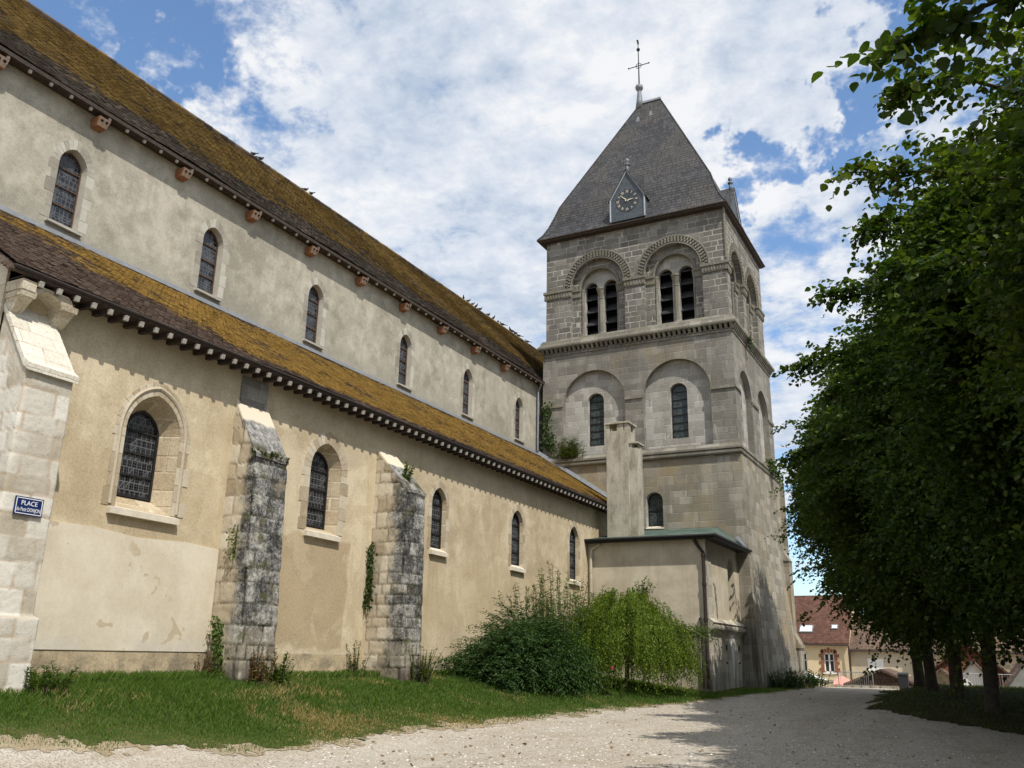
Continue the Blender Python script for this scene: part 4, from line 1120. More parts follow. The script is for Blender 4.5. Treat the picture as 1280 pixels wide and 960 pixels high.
# cross on a lead base
cx, cy = RX0 - .08, RY
mb = MB(); mb.lathe((cx, cy, 0), [(.26, 32.6), (.18, 33.2), (.12, 33.75), (.12, 33.9), (.2, 33.95), (.24, 34.08), (.2, 34.22), (.06, 34.3)], 12); S(mb, 'finial_base', M['lead'], sp, True)
mb = MB(); mb.tube([(cx, cy, 34.2), (cx, cy, 37.3)], [.045, .022], 6)
mb.tube([(cx - .62, cy, 35.62), (cx + .62, cy, 35.62)], .026, 6)
for s in (-1, 1): mb.lathe((cx + s * .64, cy, 35.62), [(.01, -.06), (.055, 0), (.01, .06)], 6)
mb.tube([(cx + .17 * math.cos(2 * PI * i / 16), cy, 35.62 + .17 * math.sin(2 * PI * i / 16)) for i in range(17)], .02, 5)
mb.lathe((cx, cy, 36.75), [(.02, -.14), (.11, -.02), (.11, .05), (.02, .16)], 8)
mb.hexa([(cx - .04, cy - .02, 37.15), (cx + .06, cy - .02, 37.15), (cx + .06, cy + .02, 37.15), (cx - .04, cy + .02, 37.15)], [(cx - .10, cy - .015, 37.5), (cx + .02, cy - .015, 37.45), (cx + .02, cy + .015, 37.45), (cx - .10, cy + .015, 37.5)])
S(mb, 'cross', M['iron'], sp)

def gable_dormer(fr, uc, hw, z0, zk, zt, back, name):
    """front board, slate cheeks and roof, lead edging, finial"""
    f_ = [(uc - hw, z0), (uc + hw, z0), (uc + hw, zk), (uc, zt), (uc - hw, zk)]
    mb = MB(); mb.panel(f_, [], fr, 0); mb.bridge(l3(f_, fr, 0), l3(f_, fr, back)); d = S(mb, name, M['slate_blue'], sp)
    ro = MB(); o = .09
    for s in (-1, 1):
        a = (uc, zt + .03); b = (uc + s * (hw + o), zk - o * (zt - zk) / hw + .03)
        ro.hexa([fr(a[0], a[1], -.10), fr(b[0], b[1], -.10), fr(b[0], b[1], back), fr(a[0], a[1], back)], [fr(a[0], a[1] + .07, -.10), fr(b[0], b[1] + .05, -.10), fr(b[0], b[1] + .05, back), fr(a[0], a[1] + .07, back)])
    S(ro, 'dormer_roof', M['slate'], d)
    le = MB()
    for a, b in (((uc - hw, z0), (uc - hw, zk)), ((uc - hw, zk), (uc, zt)), ((uc, zt), (uc + hw, zk)), ((uc + hw, zk), (uc + hw, z0))): le.tube([fr(*a, -.02), fr(*b, -.02)], .045, 5)
    S(le, 'lead_edging', M['lead_pale'], d)
    p = fr(uc, 0, .12)
    fi = MB(); fi.lathe((p[0], p[1], 0), [(.12, zt - .12), (.08, zt + .28), (.07, zt + .36), (.15, zt + .38), (.15, zt + .43), (.06, zt + .48), (.05, zt + .52), (.12, zt + .60), (.12, zt + .68), (.04, zt + .78)], 10); S(fi, 'finial', M['lead'], d, True)
    return d
fd = fY(EY0 - .02)
gd = gable_dormer(fd, -14.20, .93, 23.28, 24.52, 26.10, 1.6, 'clock_dormer')
gable_dormer(fX(EX1 - .58), 43.45, 1.05, 23.28, 24.52, 26.05, 2.4, 'dormer')
def text_obj(body, size, m, loc, rot, parent, name, depth=.008, sx=1.0):
    cu = bpy.data.curves.new(name, 'FONT'); cu.body = body; cu.size = size; cu.align_x = 'CENTER'; cu.align_y = 'CENTER'; cu.extrude = depth; cu.resolution_u = 3
    t = bpy.data.objects.new(name, cu); C.objects.link(t)
    me = bpy.data.meshes.new_from_object(t); bpy.data.objects.remove(t)
    me.name = name; me.materials.clear(); me.materials.append(m)
    o = bpy.data.objects.new(name, me); C.objects.link(o); o.matrix_local = Matrix.Translation(loc) @ rot.to_4x4() @ Matrix.Diagonal((sx, 1, 1, 1)); 
    if parent is not None: o.parent = parent
    return o
ccx, ccz, cr = -14.20, 24.36, .50
mb = MB(); rg = [[fd(ccx + (cr + .14) * math.cos(2 * PI * i / 32), ccz + (cr + .14) * math.sin(2 * PI * i / 32), w) for i in range(32)] for w in (.01, -.012)]
mb.hexa(rg[0], rg[1]); S(mb, 'clock_face', M['slate_dark'], sp)
for i, nm in enumerate('I II III IIII V VI VII VIII IX X XI XII'.split()):
    a = -2 * PI * (i + 1) / 12
    rot = Matrix.Rotation(PI / 2, 3, 'X') @ Matrix.Rotation(a, 3, 'Z')
    p = fd(ccx - cr * math.sin(a), ccz + cr * math.cos(a), -.018)
    text_obj(nm, .22, M['gold'], p, rot, sp, 'clock_numeral', .006, .55 if len(nm) > 2 else .8)
for ang, L, w_ in ((-2 * PI * 52 / 60, .50, .032), (-2 * PI * 2.85 / 12, .34, .042)):
    dx, dz = -math.sin(ang), math.cos(ang); px, pz = -dz, dx
    q = [(ccx + dx * a + px * b, ccz + dz * a + pz * b) for a, b in ((-.10, -w_), (L, -w_ * .35), (L, w_ * .35), (-.10, w_))]
    mb = MB(); mb.hexa([fd(u, v, -.030) for u, v in q], [fd(u, v, -.042) for u, v in q]); S(mb, 'clock_hand', M['gold'], sp)

# rain pipe in the corner of nave and tower
mb = MB(); mb.tube([(-19.08, 39.20, 14.95), (-19.27, 39.28, 14.6), (-19.28, 39.30, 11.5)], .055, 8)
for z in (12.2, 13.4): mb.lathe((-19.28, 39.30, z), [(.07, -.04), (.07, .04)], 8)
P(mb, 'rain_pipe', M['zinc'])

# ------------------------------------------------------------------ annex
AX, AY = -9.57, 34.4
an = church
h = [window(fX(AX), an, 'annex_window', 38.15, 3.12, 5.25, .52, .30, 'round', M['iron'], M['glass_t'], .48, 3.3, 2, M['p_annex'], None, None, M['p_annex'])]
mb = MB(); mb.panel([(XA, 0), (AX, 0), (AX, 6.25), (XA, 6.25)], [], fY(AY)); mb.panel([(AY, 0), (YT + .1, 0), (YT + .1, 6.25), (AY, 6.25)], h, fX(AX)); S(mb, 'annex_wall', M['p_annex'], an)
mb = MB(); mb.hexa([(AX - .02, AY - .015, 0), (AX + .03, AY - .015, 0), (AX + .03, AY + .75, 0), (AX - .02, AY + .75, 0)], [(AX - .02, AY - .015, 5.7), (AX + .03, AY - .015, 5.7), (AX + .03, AY + .62, 5.7), (AX - .02, AY + .62, 5.7)])
fbox(mb, fX(AX), AY + .72, YT, .0, 2.72, -.025, .0)
S(mb, 'corner_quoins', M['annexstone'], an)
mb = MB(); pr = [(-.02, 2.66), (.06, 2.66), (.10, 2.74), (.20, 2.76), (.22, 2.82), (.22, 2.90), (.17, 2.93), (.17, 2.97), (.22, 3.0), (.04, 3.16), (-.02, 3.16)]
mb.bridge([(AX + o, AY - .02, z) for o, z in pr], [(AX + o, YT, z) for o, z in pr], False); mb.quad(*[(AX + o, AY - .02, z) for o, z in pr])
S(mb, 'string_course', M['annexstone'], an)
mb = MB(); wq = [(37.42, 2.62), (38.0, 2.62), (37.96, 2.1), (37.88, 1.5), (37.80, .95), (37.72, .9), (37.66, 1.5), (37.52, 2.0)]; mb.hexa([fX(AX)(u, v, -.034) for u, v in wq], [fX(AX)(u, v, -.02) for u, v in wq]); S(mb, 'whitewash_patch', M['white'], an)
for y in (36.75, 38.75):
    v = MB(); fbox(v, fX(AX), y - .09, y + .09, 2.0, 2.22, -.05, -.02); S(v, 'wall_vent', M['oak'], an); v = MB(); fbox(v, fX(AX), y - .11, y + .11, 1.48, 1.56, -.045, -.02); S(v, 'wall_slot', M['oak'], an)
A = (-14.75, 34.08, 6.27); B = (-9.10, 34.08, 6.27); Cc = (-9.10, 40.0, 6.27); D = (-14.75, 39.46, 7.30); E_ = (-10.35, 39.46, 7.30)
mb = MB(); mb.quad(A, B, E_, D); mb.quad(B, Cc, (-9.16, 40.0, 6.32), E_)
rf = S(mb, 'annex_roof', M['copper'], an)
mb = MB()
mb.hexa([A[:2] + (6.12,), B[:2] + (6.12,), (-9.16, 34.16, 6.12), (-14.75, 34.16, 6.12)], [A[:2] + (6.262,), B[:2] + (6.262,), (-9.16, 34.16, 6.262), (-14.75, 34.16, 6.262)])
mb.hexa([(-9.10, 34.08, 6.12), (-9.10, 40.0, 6.12), (-9.17, 40.0, 6.12), (-9.17, 34.16, 6.12)], [(-9.10, 34.08, 6.262), (-9.10, 40.0, 6.262), (-9.17, 40.0, 6.262), (-9.17, 34.16, 6.262)])
mb.quad((-14.75, 34.16, 6.14), (-9.17, 34.16, 6.14), (-9.17, 39.9, 6.14), (-9.7, 39.9, 6.14), (-9.7, 34.45, 6.14), (-14.75, 34.45, 6.14))
S(mb, 'roof_fascia', M['iron'], rf)
mb = MB(); mb.tube([(-9.06, 34.04, 6.24), (-9.06, 39.9, 6.24)], .06, 8); mb.tube([(-14.7, 34.03, 6.24), (-9.06, 34.03, 6.24)], .055, 8); S(mb, 'gutter', M['iron'], rf)
mb = MB(); mb.hexa([(-9.45, 38.7, 6.65), (-9.12, 38.7, 6.33), (-9.12, 39.9, 6.33), (-9.45, 39.45, 6.68)], [(-9.45, 38.7, 6.72), (-9.12, 38.7, 6.40), (-9.12, 39.9, 6.42), (-9.45, 39.45, 6.85)]); S(mb, 'lead_flashing', M['lead'], rf)
mb = MB(); mb.tube([(-9.95, 34.06, 6.18), (-9.86, 34.2, 5.95), (-9.64, 34.30, 5.6), (-9.64, 34.30, .6)], .065, 8)
for z in (1.6, 3.1, 4.4, 5.5): mb.lathe((-9.64, 34.30, z), [(.09, -.05), (.09, .05)], 8)
mb.tube([(-9.90, 34.36, 3.10), (-9.84, 34.30, 3.16), (-9.82, 34.28, 3.0), (-9.82, 34.28, .6)], .045, 8)
S(mb, 'rain_pipe', M['pipe'], an)
mb = MB(); mb.tube([(-13.95, 34.36, 6.1), (-14.30, 34.32, 5.9), (-14.34, 34.30, 5.4), (-14.34, 34.30, 2.2)], .06, 8); S(mb, 'plaster_duct', M['p_annex'], an)
# chimney of two flues
ch = MB()
ch.box(-13.95, -12.95, 35.2, 36.1, 6.2, 11.05); ch.box(-12.95, -12.60, 35.32, 36.0, 6.2, 10.25)
chim = S(ch, 'chimney', M['p_chim'], an)
cp = MB()
for x in (-13.95, -13.45, -13.11): cp.box(x, x + (.30 if x > -13.9 and x < -13.2 else .16), 35.2, 35.36, 11.05, 11.36); cp.box(x, x + .16, 35.94, 36.1, 11.05, 11.36)
cp.box(-13.11, -12.95, 35.36, 35.55, 11.05, 11.36)
cp.box(-14.02, -12.88, 35.13, 36.17, 11.36, 11.43)
S(cp, 'chimney_cap', M['p_chim'], chim); cp = MB(); cp.box(-12.95, -12.82, 35.32, 36.0, 10.25, 10.45); cp.box(-12.945, -12.53, 35.26, 36.06, 10.45, 10.51); cp.box(-12.72, -12.60, 35.7, 36.0, 10.25, 10.45)
S(cp, 'chimney_cap', M['p_chim'], chim)
mb = MB(); mb.tube([(-14.1, 39.42, 8.35), (-13.92, 39.40, 8.05), (-13.88, 39.38, 7.55), (-13.75, 39.36, 7.36)], .06, 8); S(mb, 'rain_pipe', M['zinc'], rf)

# ------------------------------------------------------------------ foliage
def leaf_verts(Pn, D, U, L, W):
    """heart-like leaves: base point, direction, up vector, length, width -> two folded quads each"""
    n = len(Pn); L = L[:, None]; W = W[:, None]
    D = D / np.linalg.norm(D, axis=1, keepdims=True)
    Rr = np.cross(D, U); Rr /= np.linalg.norm(Rr, axis=1, keepdims=True) + 1e-9
    Nn = np.cross(Rr, D)
    V = np.zeros((n, 8, 3))
    V[:, 0] = Pn; V[:, 4] = Pn + D * L - Nn * L * .12
    for q, (t, w, h) in enumerate(((.10, .34, .07), (.38, .52, .10), (.74, .30, .02))):
        V[:, 1 + q] = Pn + D * L * t + Rr * W * w + Nn * W * h; V[:, 7 - q] = Pn + D * L * t - Rr * W * w + Nn * W * h
    b = (np.arange(n) * 8)[:, None]
    return V.reshape(-1, 3), np.concatenate([b + np.array([[0, 1, 2, 3, 4]]), b + np.array([[0, 4, 5, 6, 7]])])
def rdir(n, rng): v = rng.normal(size=(n, 3)); return v / np.linalg.norm(v, axis=1, keepdims=True)

def sprays(rng, base, out, n_leaf, length, droop, lsize, aspect=.85, wild=.45):
    """leafy twigs: base points (n,3), outward direction; leaves set alternately along each"""
    n = len(base)
    t = (np.arange(n_leaf) + .4) / n_leaf
    T = np.repeat(t[None, :], n, 0) + rng.normal(0, .02, (n, n_leaf))
    Ls = length * rng.uniform(.6, 1.3, n)
    o = out / np.linalg.norm(out, axis=1, keepdims=True)
    pts = base[:, None, :] + o[:, None, :] * (T * Ls[:, None])[..., None]
    pts[..., 2] -= droop * (T ** 2) * Ls[:, None]
    side = np.cross(o, np.array([0, 0, 1.0])); side /= np.linalg.norm(side, axis=1, keepdims=True) + 1e-6
    sgn = np.where(np.arange(n_leaf) % 2 == 0, 1, -1)[None, :, None]
    D = o[:, None, :] * .55 + side[:, None, :] * sgn * .75 + rng.normal(0, wild, pts.shape); D[..., 2] -= .35
    U = np.zeros_like(pts); U[..., 2] = 1; U = U + rng.normal(0, .35, pts.shape)
    k = n * n_leaf
    L = (lsize * rng.uniform(.6, 1.25, k))
    return pts.reshape(-1, 3), D.reshape(-1, 3), U.reshape(-1, 3), L, L * aspect * rng.uniform(.85, 1.1, k)

def crown_mesh(name, seed, n_spray, n_leaf, lsize, R, z0, z1, lobes=26):
    """limes clipped to a row: lumpy egg-shaped volume, leafy twigs all through it, thicker towards the outside, with gaps between the lobes"""
    rng = np.random.default_rng(seed)
    zc = (z0 + z1) * .46; 
    ld = rdir(lobes, rng); la = rng.uniform(-.30, .22, lobes)
    d = rdir(n_spray * 2, rng)
    lump = np.ones(len(d))
    for q in range(lobes): lump += la[q] * np.exp(-(1 - d @ ld[q]) / .06)
    fz = d[:, 2]
    rz = np.where(fz > 0, z1 - zc, zc - z0)
    rr = R * np.where(fz > 0, 1 - .22 * fz, 1 + .30 * fz)
    rad = np.minimum(1.12, lump) * (rng.uniform(0, 1, len(d)) ** .30) 
    base = np.stack([d[:, 0] * rr * rad, d[:, 1] * rr * rad, zc + fz * rz * rad], 1)
    keep = np.array([mnoise.noise((p[0] * .55 + seed, p[1] * .55, p[2] * .55)) for p in base]) > -.16
    base = base[keep][:n_spray]; d = d[keep][:n_spray]
    out = d * np.array([1, 1, .45]) + rng.normal(0, .35, base.shape); out[:, 2] += .12
    return sprays(rng, base, out, n_leaf, .95, .42, lsize), base

def tree_parts(name, seed, n_spray, n_leaf, lsize, R, z0, z1, rt):
    (Pn, D, U, L, W), base = crown_mesh(name, seed, n_spray, n_leaf, lsize, R, z0, z1)
    rg = np.random.default_rng(seed + 5); ext = [(Pn, D, U, L, W)]; zc = (z0 + z1) * .46
    for q in range(70):                                     # boughs that stand out of the volume
        d = rdir(1, rg)[0]; d[2] = d[2] * .8 - .05
        rz = (z1 - zc) if d[2] > 0 else (zc - z0); rr = R * (1 - .22 * max(0, d[2])) * (1 + .3 * min(0, d[2]))
        p0 = np.array([d[0] * rr * .75, d[1] * rr * .75, zc + d[2] * rz * .85]); dr = d * np.array([1, 1, .5]) + rg.normal(0, .25, 3); dr[2] += .15; ln = rg.uniform(1.2, 2.3)
        nb = 13; t = rg.uniform(.1, 1, nb); bs = p0 + dr * (t * ln)[:, None] + rg.normal(0, .12, (nb, 3)) * (1.2 - t)[:, None]; bs[:, 2] -= .25 * t ** 2 * ln
        ext.append(sprays(rg, bs, np.tile(dr, (nb, 1)) + rg.normal(0, .4, (nb, 3)), 10, .55, .4, lsize))
    Pn, D, U, L, W = [np.concatenate(q) for q in zip(*ext)]
    V, F = leaf_verts(Pn, D, U, L, W)
    t = empty(name)
    cr = np_mesh('crown', V, [F], M['leaf_tree'], t)
    rnd = random.Random(seed); mb = MB()
    hb = z0 + 1.2
    mb.tube([(0, 0, -.3), (0, 0, .02), (rnd.uniform(-.03, .03), .02, .35), (rnd.uniform(-.08, .08), rnd.uniform(-.08, .08), hb * .6), (rnd.uniform(-.15, .15), rnd.uniform(-.12, .12), hb), (.1, .1, z0 + (z1 - z0) * .5), (0, .1, z1 - 1.2)],
            [rt * 1.3, rt * 1.2, rt * 1.03, rt * .95, rt * .88, rt * .45, .03], 12)
    for i in range(16):
        z = hb * .9 + (z1 - hb) * .7 * (i / 16) ; a = i * 2.4 + rnd.uniform(-.4, .4); l = R * rnd.uniform(.65, .95) * (1 - .45 * i / 16)
        dx, dy = math.cos(a), math.sin(a); up = rnd.uniform(.25, .8)
        mb.tube([(0, 0, z), (dx * l * .35, dy * l * .35, z + up * l * .28), (dx * l * .7, dy * l * .7, z + up * l * .45), (dx * l, dy * l, z + up * l * .5)], [rt * .38 * (1 - .5 * i / 16), rt * .24, rt * .12, .012], 6)
    mb.build('trunk', M['bark'], t, True)
    return t
protoA = tree_parts('linden_tree', 101, 9000, 15, .115, 3.7, 2.0, 11.8, .18)     # far
protoB = tree_parts('linden_tree', 202, 11000, 14, .095, 2.70, 2.6, 11.8, .20)    # near
ROW1 = [(38, .0, 1.02, 'A', 'farthest lime tree of the row, its leaning trunk beside the grey bin'),
        (34, 1.7, .97, 'A', 'dark lime tree with the thinnest trunk, second from the far end of the row'),
        (30, 3.1, 1.0, 'A', 'dark lime tree third from the far end, trunk before the tiled shed roofs'),
        (26, 4.4, .96, 'A', 'dark lime tree with the nearest bare trunk, before the red brick shed'),
        (21.5, .8, 1.0, 'B', 'lime tree whose crown bulges out over the gravel, trunk just outside the right edge'),
        (16.8, 2.3, 1.0, 'B', 'lime tree with sunlit twigs reaching left across the sky, trunk hidden at right'),
        (12.0, 5.2, .98, 'B', 'near lime tree filling the upper right corner, trunk outside the right edge'),
        (7.2, 4.1, .95, 'B', 'nearest lime tree, its big dark leaves hanging into the top right corner'),
        (2.4, 3.0, 1.0, 'B', 'lime tree of the row standing beside the photographer, shading the gravel'),
        (-2.4, 1.2, 1.0, 'B', 'lime tree of the row standing behind the photographer, shading the gravel')]
used = set()
for (y, rz, s, k, lab) in ROW1:
    x = -.25 - .221 * (y - 26)
    p = protoA if k == 'A' else protoB
    o = p if k not in used else copy_tree(p); used.add(k)
    x += .22 if y == 38 else .40 if y in (7.2, 12.0) else .15 if y == 16.8 else 0
    o.location = (x, y, hz(x, y)); o.rotation_euler = (0, 0, rz); o.scale = (s, s, s)
    tag(o, lab, 'tree', 'lime trees in a row along the square')
for i, (y, rz, lab) in enumerate([(33, 1.0, 'lime tree of the second row behind the row with bare trunks, far end'), (27.5, 2.5, 'lime tree of the second row, second from its far end'),
                                  (22, 4.0, 'lime tree of the second row, in the middle'), (16.5, 5.3, 'lime tree of the second row, second from its near end'), (11, .4, 'lime tree of the second row, near end')]):
    x = -.25 - .221 * (y - 26) + 7.0
    o = copy_tree(protoA); o.location = (x, y, hz(x, y)); o.rotation_euler = (0, 0, rz); o.scale = (.92, .92, .86)
    tag(o, lab, 'tree', 'lime trees of the second row')
# low bough of the nearest tree that hangs into the upper right corner
def bough(seed, pts, n, lsize, spread, parent_obj):
    rng = np.random.default_rng(seed); pts = np.array(pts, float)
    t = rng.uniform(.12, 1, n) * (len(pts) - 1); i = np.minimum(t.astype(int), len(pts) - 2); f = (t - i)[:, None]
    base = pts[i] * (1 - f) + pts[i + 1] * f + rng.normal(0, spread, (n, 3)) * (1.15 - t / (len(pts) - 1))[:, None]
    out = (pts[i + 1] - pts[i]) + rng.normal(0, .5, (n, 3)) * np.linalg.norm(pts[i + 1] - pts[i], axis=1, keepdims=True)
    V, F = leaf_verts(*sprays(rng, base, out, 9, .42, .35, lsize, .9))
    mi = parent_obj.matrix_basis.inverted()
    o = np_mesh('bough', V, [F], M['leaf_tree'], parent_obj); o.matrix_parent_inverse = mi
    mb = MB(); mb.tube(pts, [.05, .035, .02, .008][:len(pts)], 6); b = mb.build('bough_wood', M['twig'], o)
bpy.context.view_layer.update()
near = [o for o in C.objects if o.get('label', '').startswith('nearest lime')][0]
bough(5, [(3.6, 7.2, 6.2), (2.0, 6.6, 6.5), (.9, 6.1, 6.15), (-.12, 5.75, 5.72)], 95, .095, .20, near)
bough(6, [(3.6, 7.2, 6.6), (2.2, 6.3, 7.2), (1.2, 5.9, 7.0), (.55, 5.6, 6.3)], 110, .095, .30, near)
tree12 = [o for o in C.objects if o.get('label', '').startswith('near lime')][0]
tree17 = [o for o in C.objects if o.get('label', '').startswith('lime tree with sunlit')][0]
tree21 = [o for o in C.objects if o.get('label', '').startswith('lime tree whose crown')][0]
bough(11, [(2.8, 12.0, 6.6), (1.2, 11.4, 7.2), (.1, 10.9, 7.4), (-.85, 10.5, 7.42)], 120, .095, .28, tree12)
bough(12, [(2.8, 12.0, 7.6), (1.4, 11.4, 8.3), (.5, 10.9, 8.6), (-.2, 10.6, 8.5)], 110, .095, .28, tree12)
bough(13, [(2.8, 12.0, 5.6), (1.4, 11.6, 6.1), (.2, 11.2, 6.3), (-.6, 10.9, 6.2)], 120, .095, .28, tree12)
bough(14, [(1.8, 16.8, 7.0), (.2, 16.3, 7.8), (-1.0, 15.9, 8.05), (-1.9, 15.7, 8.0)], 150, .10, .34, tree17)
bough(15, [(1.8, 16.8, 8.2), (.4, 16.4, 9.1), (-.6, 16.1, 9.4), (-1.2, 16.0, 9.3)], 130, .10, .34, tree17)
bough(16, [(1.8, 16.8, 5.6), (.0, 16.5, 6.3), (-1.2, 16.2, 6.5), (-2.0, 16.0, 6.3)], 150, .10, .34, tree17)
bough(17, [(.75, 21.5, 7.2), (-1.2, 21.2, 8.2), (-2.4, 21.0, 8.6), (-3.4, 20.9, 8.4)], 190, .11, .42, tree21)
bough(18, [(.75, 21.5, 5.8), (-1.3, 21.3, 6.5), (-2.6, 21.0, 6.6), (-3.6, 20.8, 6.2)], 190, .11, .42, tree21)
bough(8, [(3.6, 7.2, 5.6), (2.2, 6.8, 5.8), (1.2, 6.6, 5.5), (.6, 6.3, 5.0)], 120, .095, .30, near)

# ---- bushes by the wall
def bush_mesh(name, parts, label, cat, loc, stems=None):
    t = empty(name, loc); tag(t, label, cat)
    for nm, data, m in parts:
        V, F = leaf_verts(*data); np_mesh(nm, V, [F], m, t)
    if stems is not None: stems.build('stems', M['twig'], t)
    return t
rng = np.random.default_rng(31)
# dark spreading evergreen
def spreading():
    n = 3600
    d = rdir(n, rng); d[:, 2] = np.abs(d[:, 2])
    rad = rng.uniform(0, 1, n) ** .35
    ln = np.array([1 + .35 * mnoise.noise((p[0] * 2.2, p[1] * 2.2, p[2] * 2.2)) for p in d])
    base = d * np.array([1.2, 2.75, 1.9]) * (rad * ln)[:, None]
    out = d * np.array([1, 1, .35]) + rng.normal(0, .3, (n, 3)); 
    return sprays(rng, base, out, 15, .85, .30, .115, .30, .22)
st = MB()
for i in range(14):
    a = i * 2.4; st.tube([(0, 0, -.1), (.5 * math.cos(a), 1.1 * math.sin(a), .5), (.9 * math.cos(a), 2.4 * math.sin(a), 1.0)], [.03, .02, .01], 5)
bx, by = -12.95, 25.5
bush_mesh('evergreen_bush', [('foliage', spreading(), M['leaf_dark'])], 'low dark green evergreen bush with feathery sprays spreading along the wall', 'bush', (bx, by, hz(bx, by)), st)
# tall upright shoots
def shoots(n, hmin, hmax, rx, ry, lsize, per, asp, lean=.22, stems=None, rng=rng):
    P_, D_, U_, L_, W_ = [], [], [], [], []
    for i in range(n):
        x, y = rng.normal(0, rx), rng.normal(0, ry); h = rng.uniform(hmin, hmax) * (1 - .25 * min(1, math.hypot(x / (rx * 2.5), y / (ry * 2.5))))
        lx, ly = x * lean / rx * .5 + rng.normal(0, lean * .4), y * lean / ry * .5 + rng.normal(0, lean * .4)
        t = np.sort(rng.uniform(.12, 1, per)); 
        px = x + lx * h * t ** 1.6; py = y + ly * h * t ** 1.6; pz = h * t
        if stems is not None: stems.tube([(x, y, -.05), (x + lx * h * .33, y + ly * h * .33, h * .5), (x + lx * h, y + ly * h, h)], [.012, .009, .004], 4)
        a = rng.uniform(0, 2 * PI, per)
        D_.append(np.stack([np.cos(a), np.sin(a), rng.uniform(.1, .9, per)], 1)); P_.append(np.stack([px, py, pz], 1))
        U_.append(np.tile([0, 0, 1.0], (per, 1)) + rng.normal(0, .3, (per, 3))); l = lsize * rng.uniform(.6, 1.2, per) * (1.1 - .4 * t); L_.append(l); W_.append(l * asp)
    return tuple(np.concatenate(q) for q in (P_, D_, U_, L_, W_))
st = MB(); bx, by = -13.65, 29.6
bush_mesh('tall_shrub', [('foliage', shoots(130, 1.9, 4.3, .5, .65, .20, 70, .20, .15, st), M['leaf_tall'])], 'tall shrub of thin upright shoots with narrow grey green leaves before the end windows', 'shrub', (bx, by, hz(bx, by)), st)
# weeping shrub
def weeping(n, R, top, lsize, per):
    nb = 170                                                # arching boughs; the trailing twigs hang from them in tresses
    ba = rng.uniform(0, 2 * PI, nb); br = R * rng.uniform(.55, 1.0, nb); bh = top * rng.uniform(.70, 1.10, nb)
    i = rng.integers(0, nb, n); s_ = rng.uniform(.12, 1, n) ** .75
    r = br[i] * s_; a = ba[i] + rng.normal(0, .07, n)
    zt = bh[i] * (1 - .50 * s_ ** 2.6) + rng.normal(0, .06, n)
    ln = np.minimum(rng.uniform(.30, 1.05, n) * (.5 + 1.6 * s_), zt + rng.uniform(-1.0, .10, n)); ln = np.maximum(ln, .15)
    t = np.linspace(0, 1, per)[None, :] * np.ones((n, 1))
    x = (r * np.cos(a))[:, None] + .20 * t * np.cos(a)[:, None] + rng.normal(0, .03, t.shape); y = (r * np.sin(a))[:, None] + .20 * t * np.sin(a)[:, None] + rng.normal(0, .03, t.shape)
    z = zt[:, None] - ln[:, None] * t
    P_ = np.stack([x, y, z], -1).reshape(-1, 3); k = len(P_)
    D_ = rng.normal(0, .6, (k, 3)); D_[:, 2] -= .8; U_ = rng.normal(0, .5, (k, 3)) + np.stack([np.repeat(np.cos(a), per), np.repeat(np.sin(a), per), np.zeros(k)], 1)
    L = lsize * rng.uniform(.6, 1.3, k)
    return P_, D_, U_, L, L * .5
bx, by = -11.45, 30.5
st = MB(); st.tube([(0, 0, -.1), (.05, 0, 1.6), (0, .05, 2.9)], [.09, .07, .04], 8)
for i in range(16):
    a = i * 2.4; st.tube([(0, 0, 1.7 + .04 * i), (.9 * math.cos(a), .9 * math.sin(a), 2.5), (1.8 * math.cos(a), 1.8 * math.sin(a), 1.7)], [.03, .02, .008], 5)
wb = bush_mesh('weeping_shrub', [('foliage', weeping(3600, 2.7, 3.15, .072, 28), M['leaf_weep'])], 'dome shaped weeping shrub with yellow green trailing twigs in front of the annex', 'shrub', (bx, by, hz(bx, by)), st)
V, F = leaf_verts(*[np.concatenate(q) for q in zip(sprays(rng, np.array([(.3, .9, 3.1)] * 40) + rng.normal(0, .12, (40, 3)), np.array([(.1, 0, 1.0)] * 40) + rng.normal(0, .25, (40, 3)), 12, .7, .1, .10, .5),
                                                          sprays(rng, np.array([(1.6, 1.2, 2.05)] * 130) + rng.normal(0, .18, (130, 3)) * np.array([2.4, 1, .6]), np.array([(1.0, .3, .1)] * 130) + rng.normal(0, .25, (130, 3)), 14, .8, .45, .08, .5))])
np_mesh('side_shoots', V, [F], M['leaf_weed'], wb)
# rose at the foot of the bushes
x, y = -10.95, 27.6
st = MB(); ro = bush_mesh('rose_plant', [('foliage', shoots(16, .5, .95, .18, .2, .09, 26, .5, .3, st), M['leaf_weed'])], 'small rose plant with a single pink flower at the foot of the bushes', 'rose', (x, y, hz(x, y)), st)
mb = MB()
for i in range(9):
    a = i * 2.4; r = .02 + .006 * i
    mb.quad((.1 + r * math.cos(a - .5), r * math.sin(a - .5), .86), (.1 + 1.6 * r * math.cos(a - .3), 1.6 * r * math.sin(a - .3), .93), (.1 + 1.6 * r * math.cos(a + .3), 1.6 * r * math.sin(a + .3), .93), (.1 + r * math.cos(a + .5), r * math.sin(a + .5), .86))
mb.build('flower', M['petal'], ro)

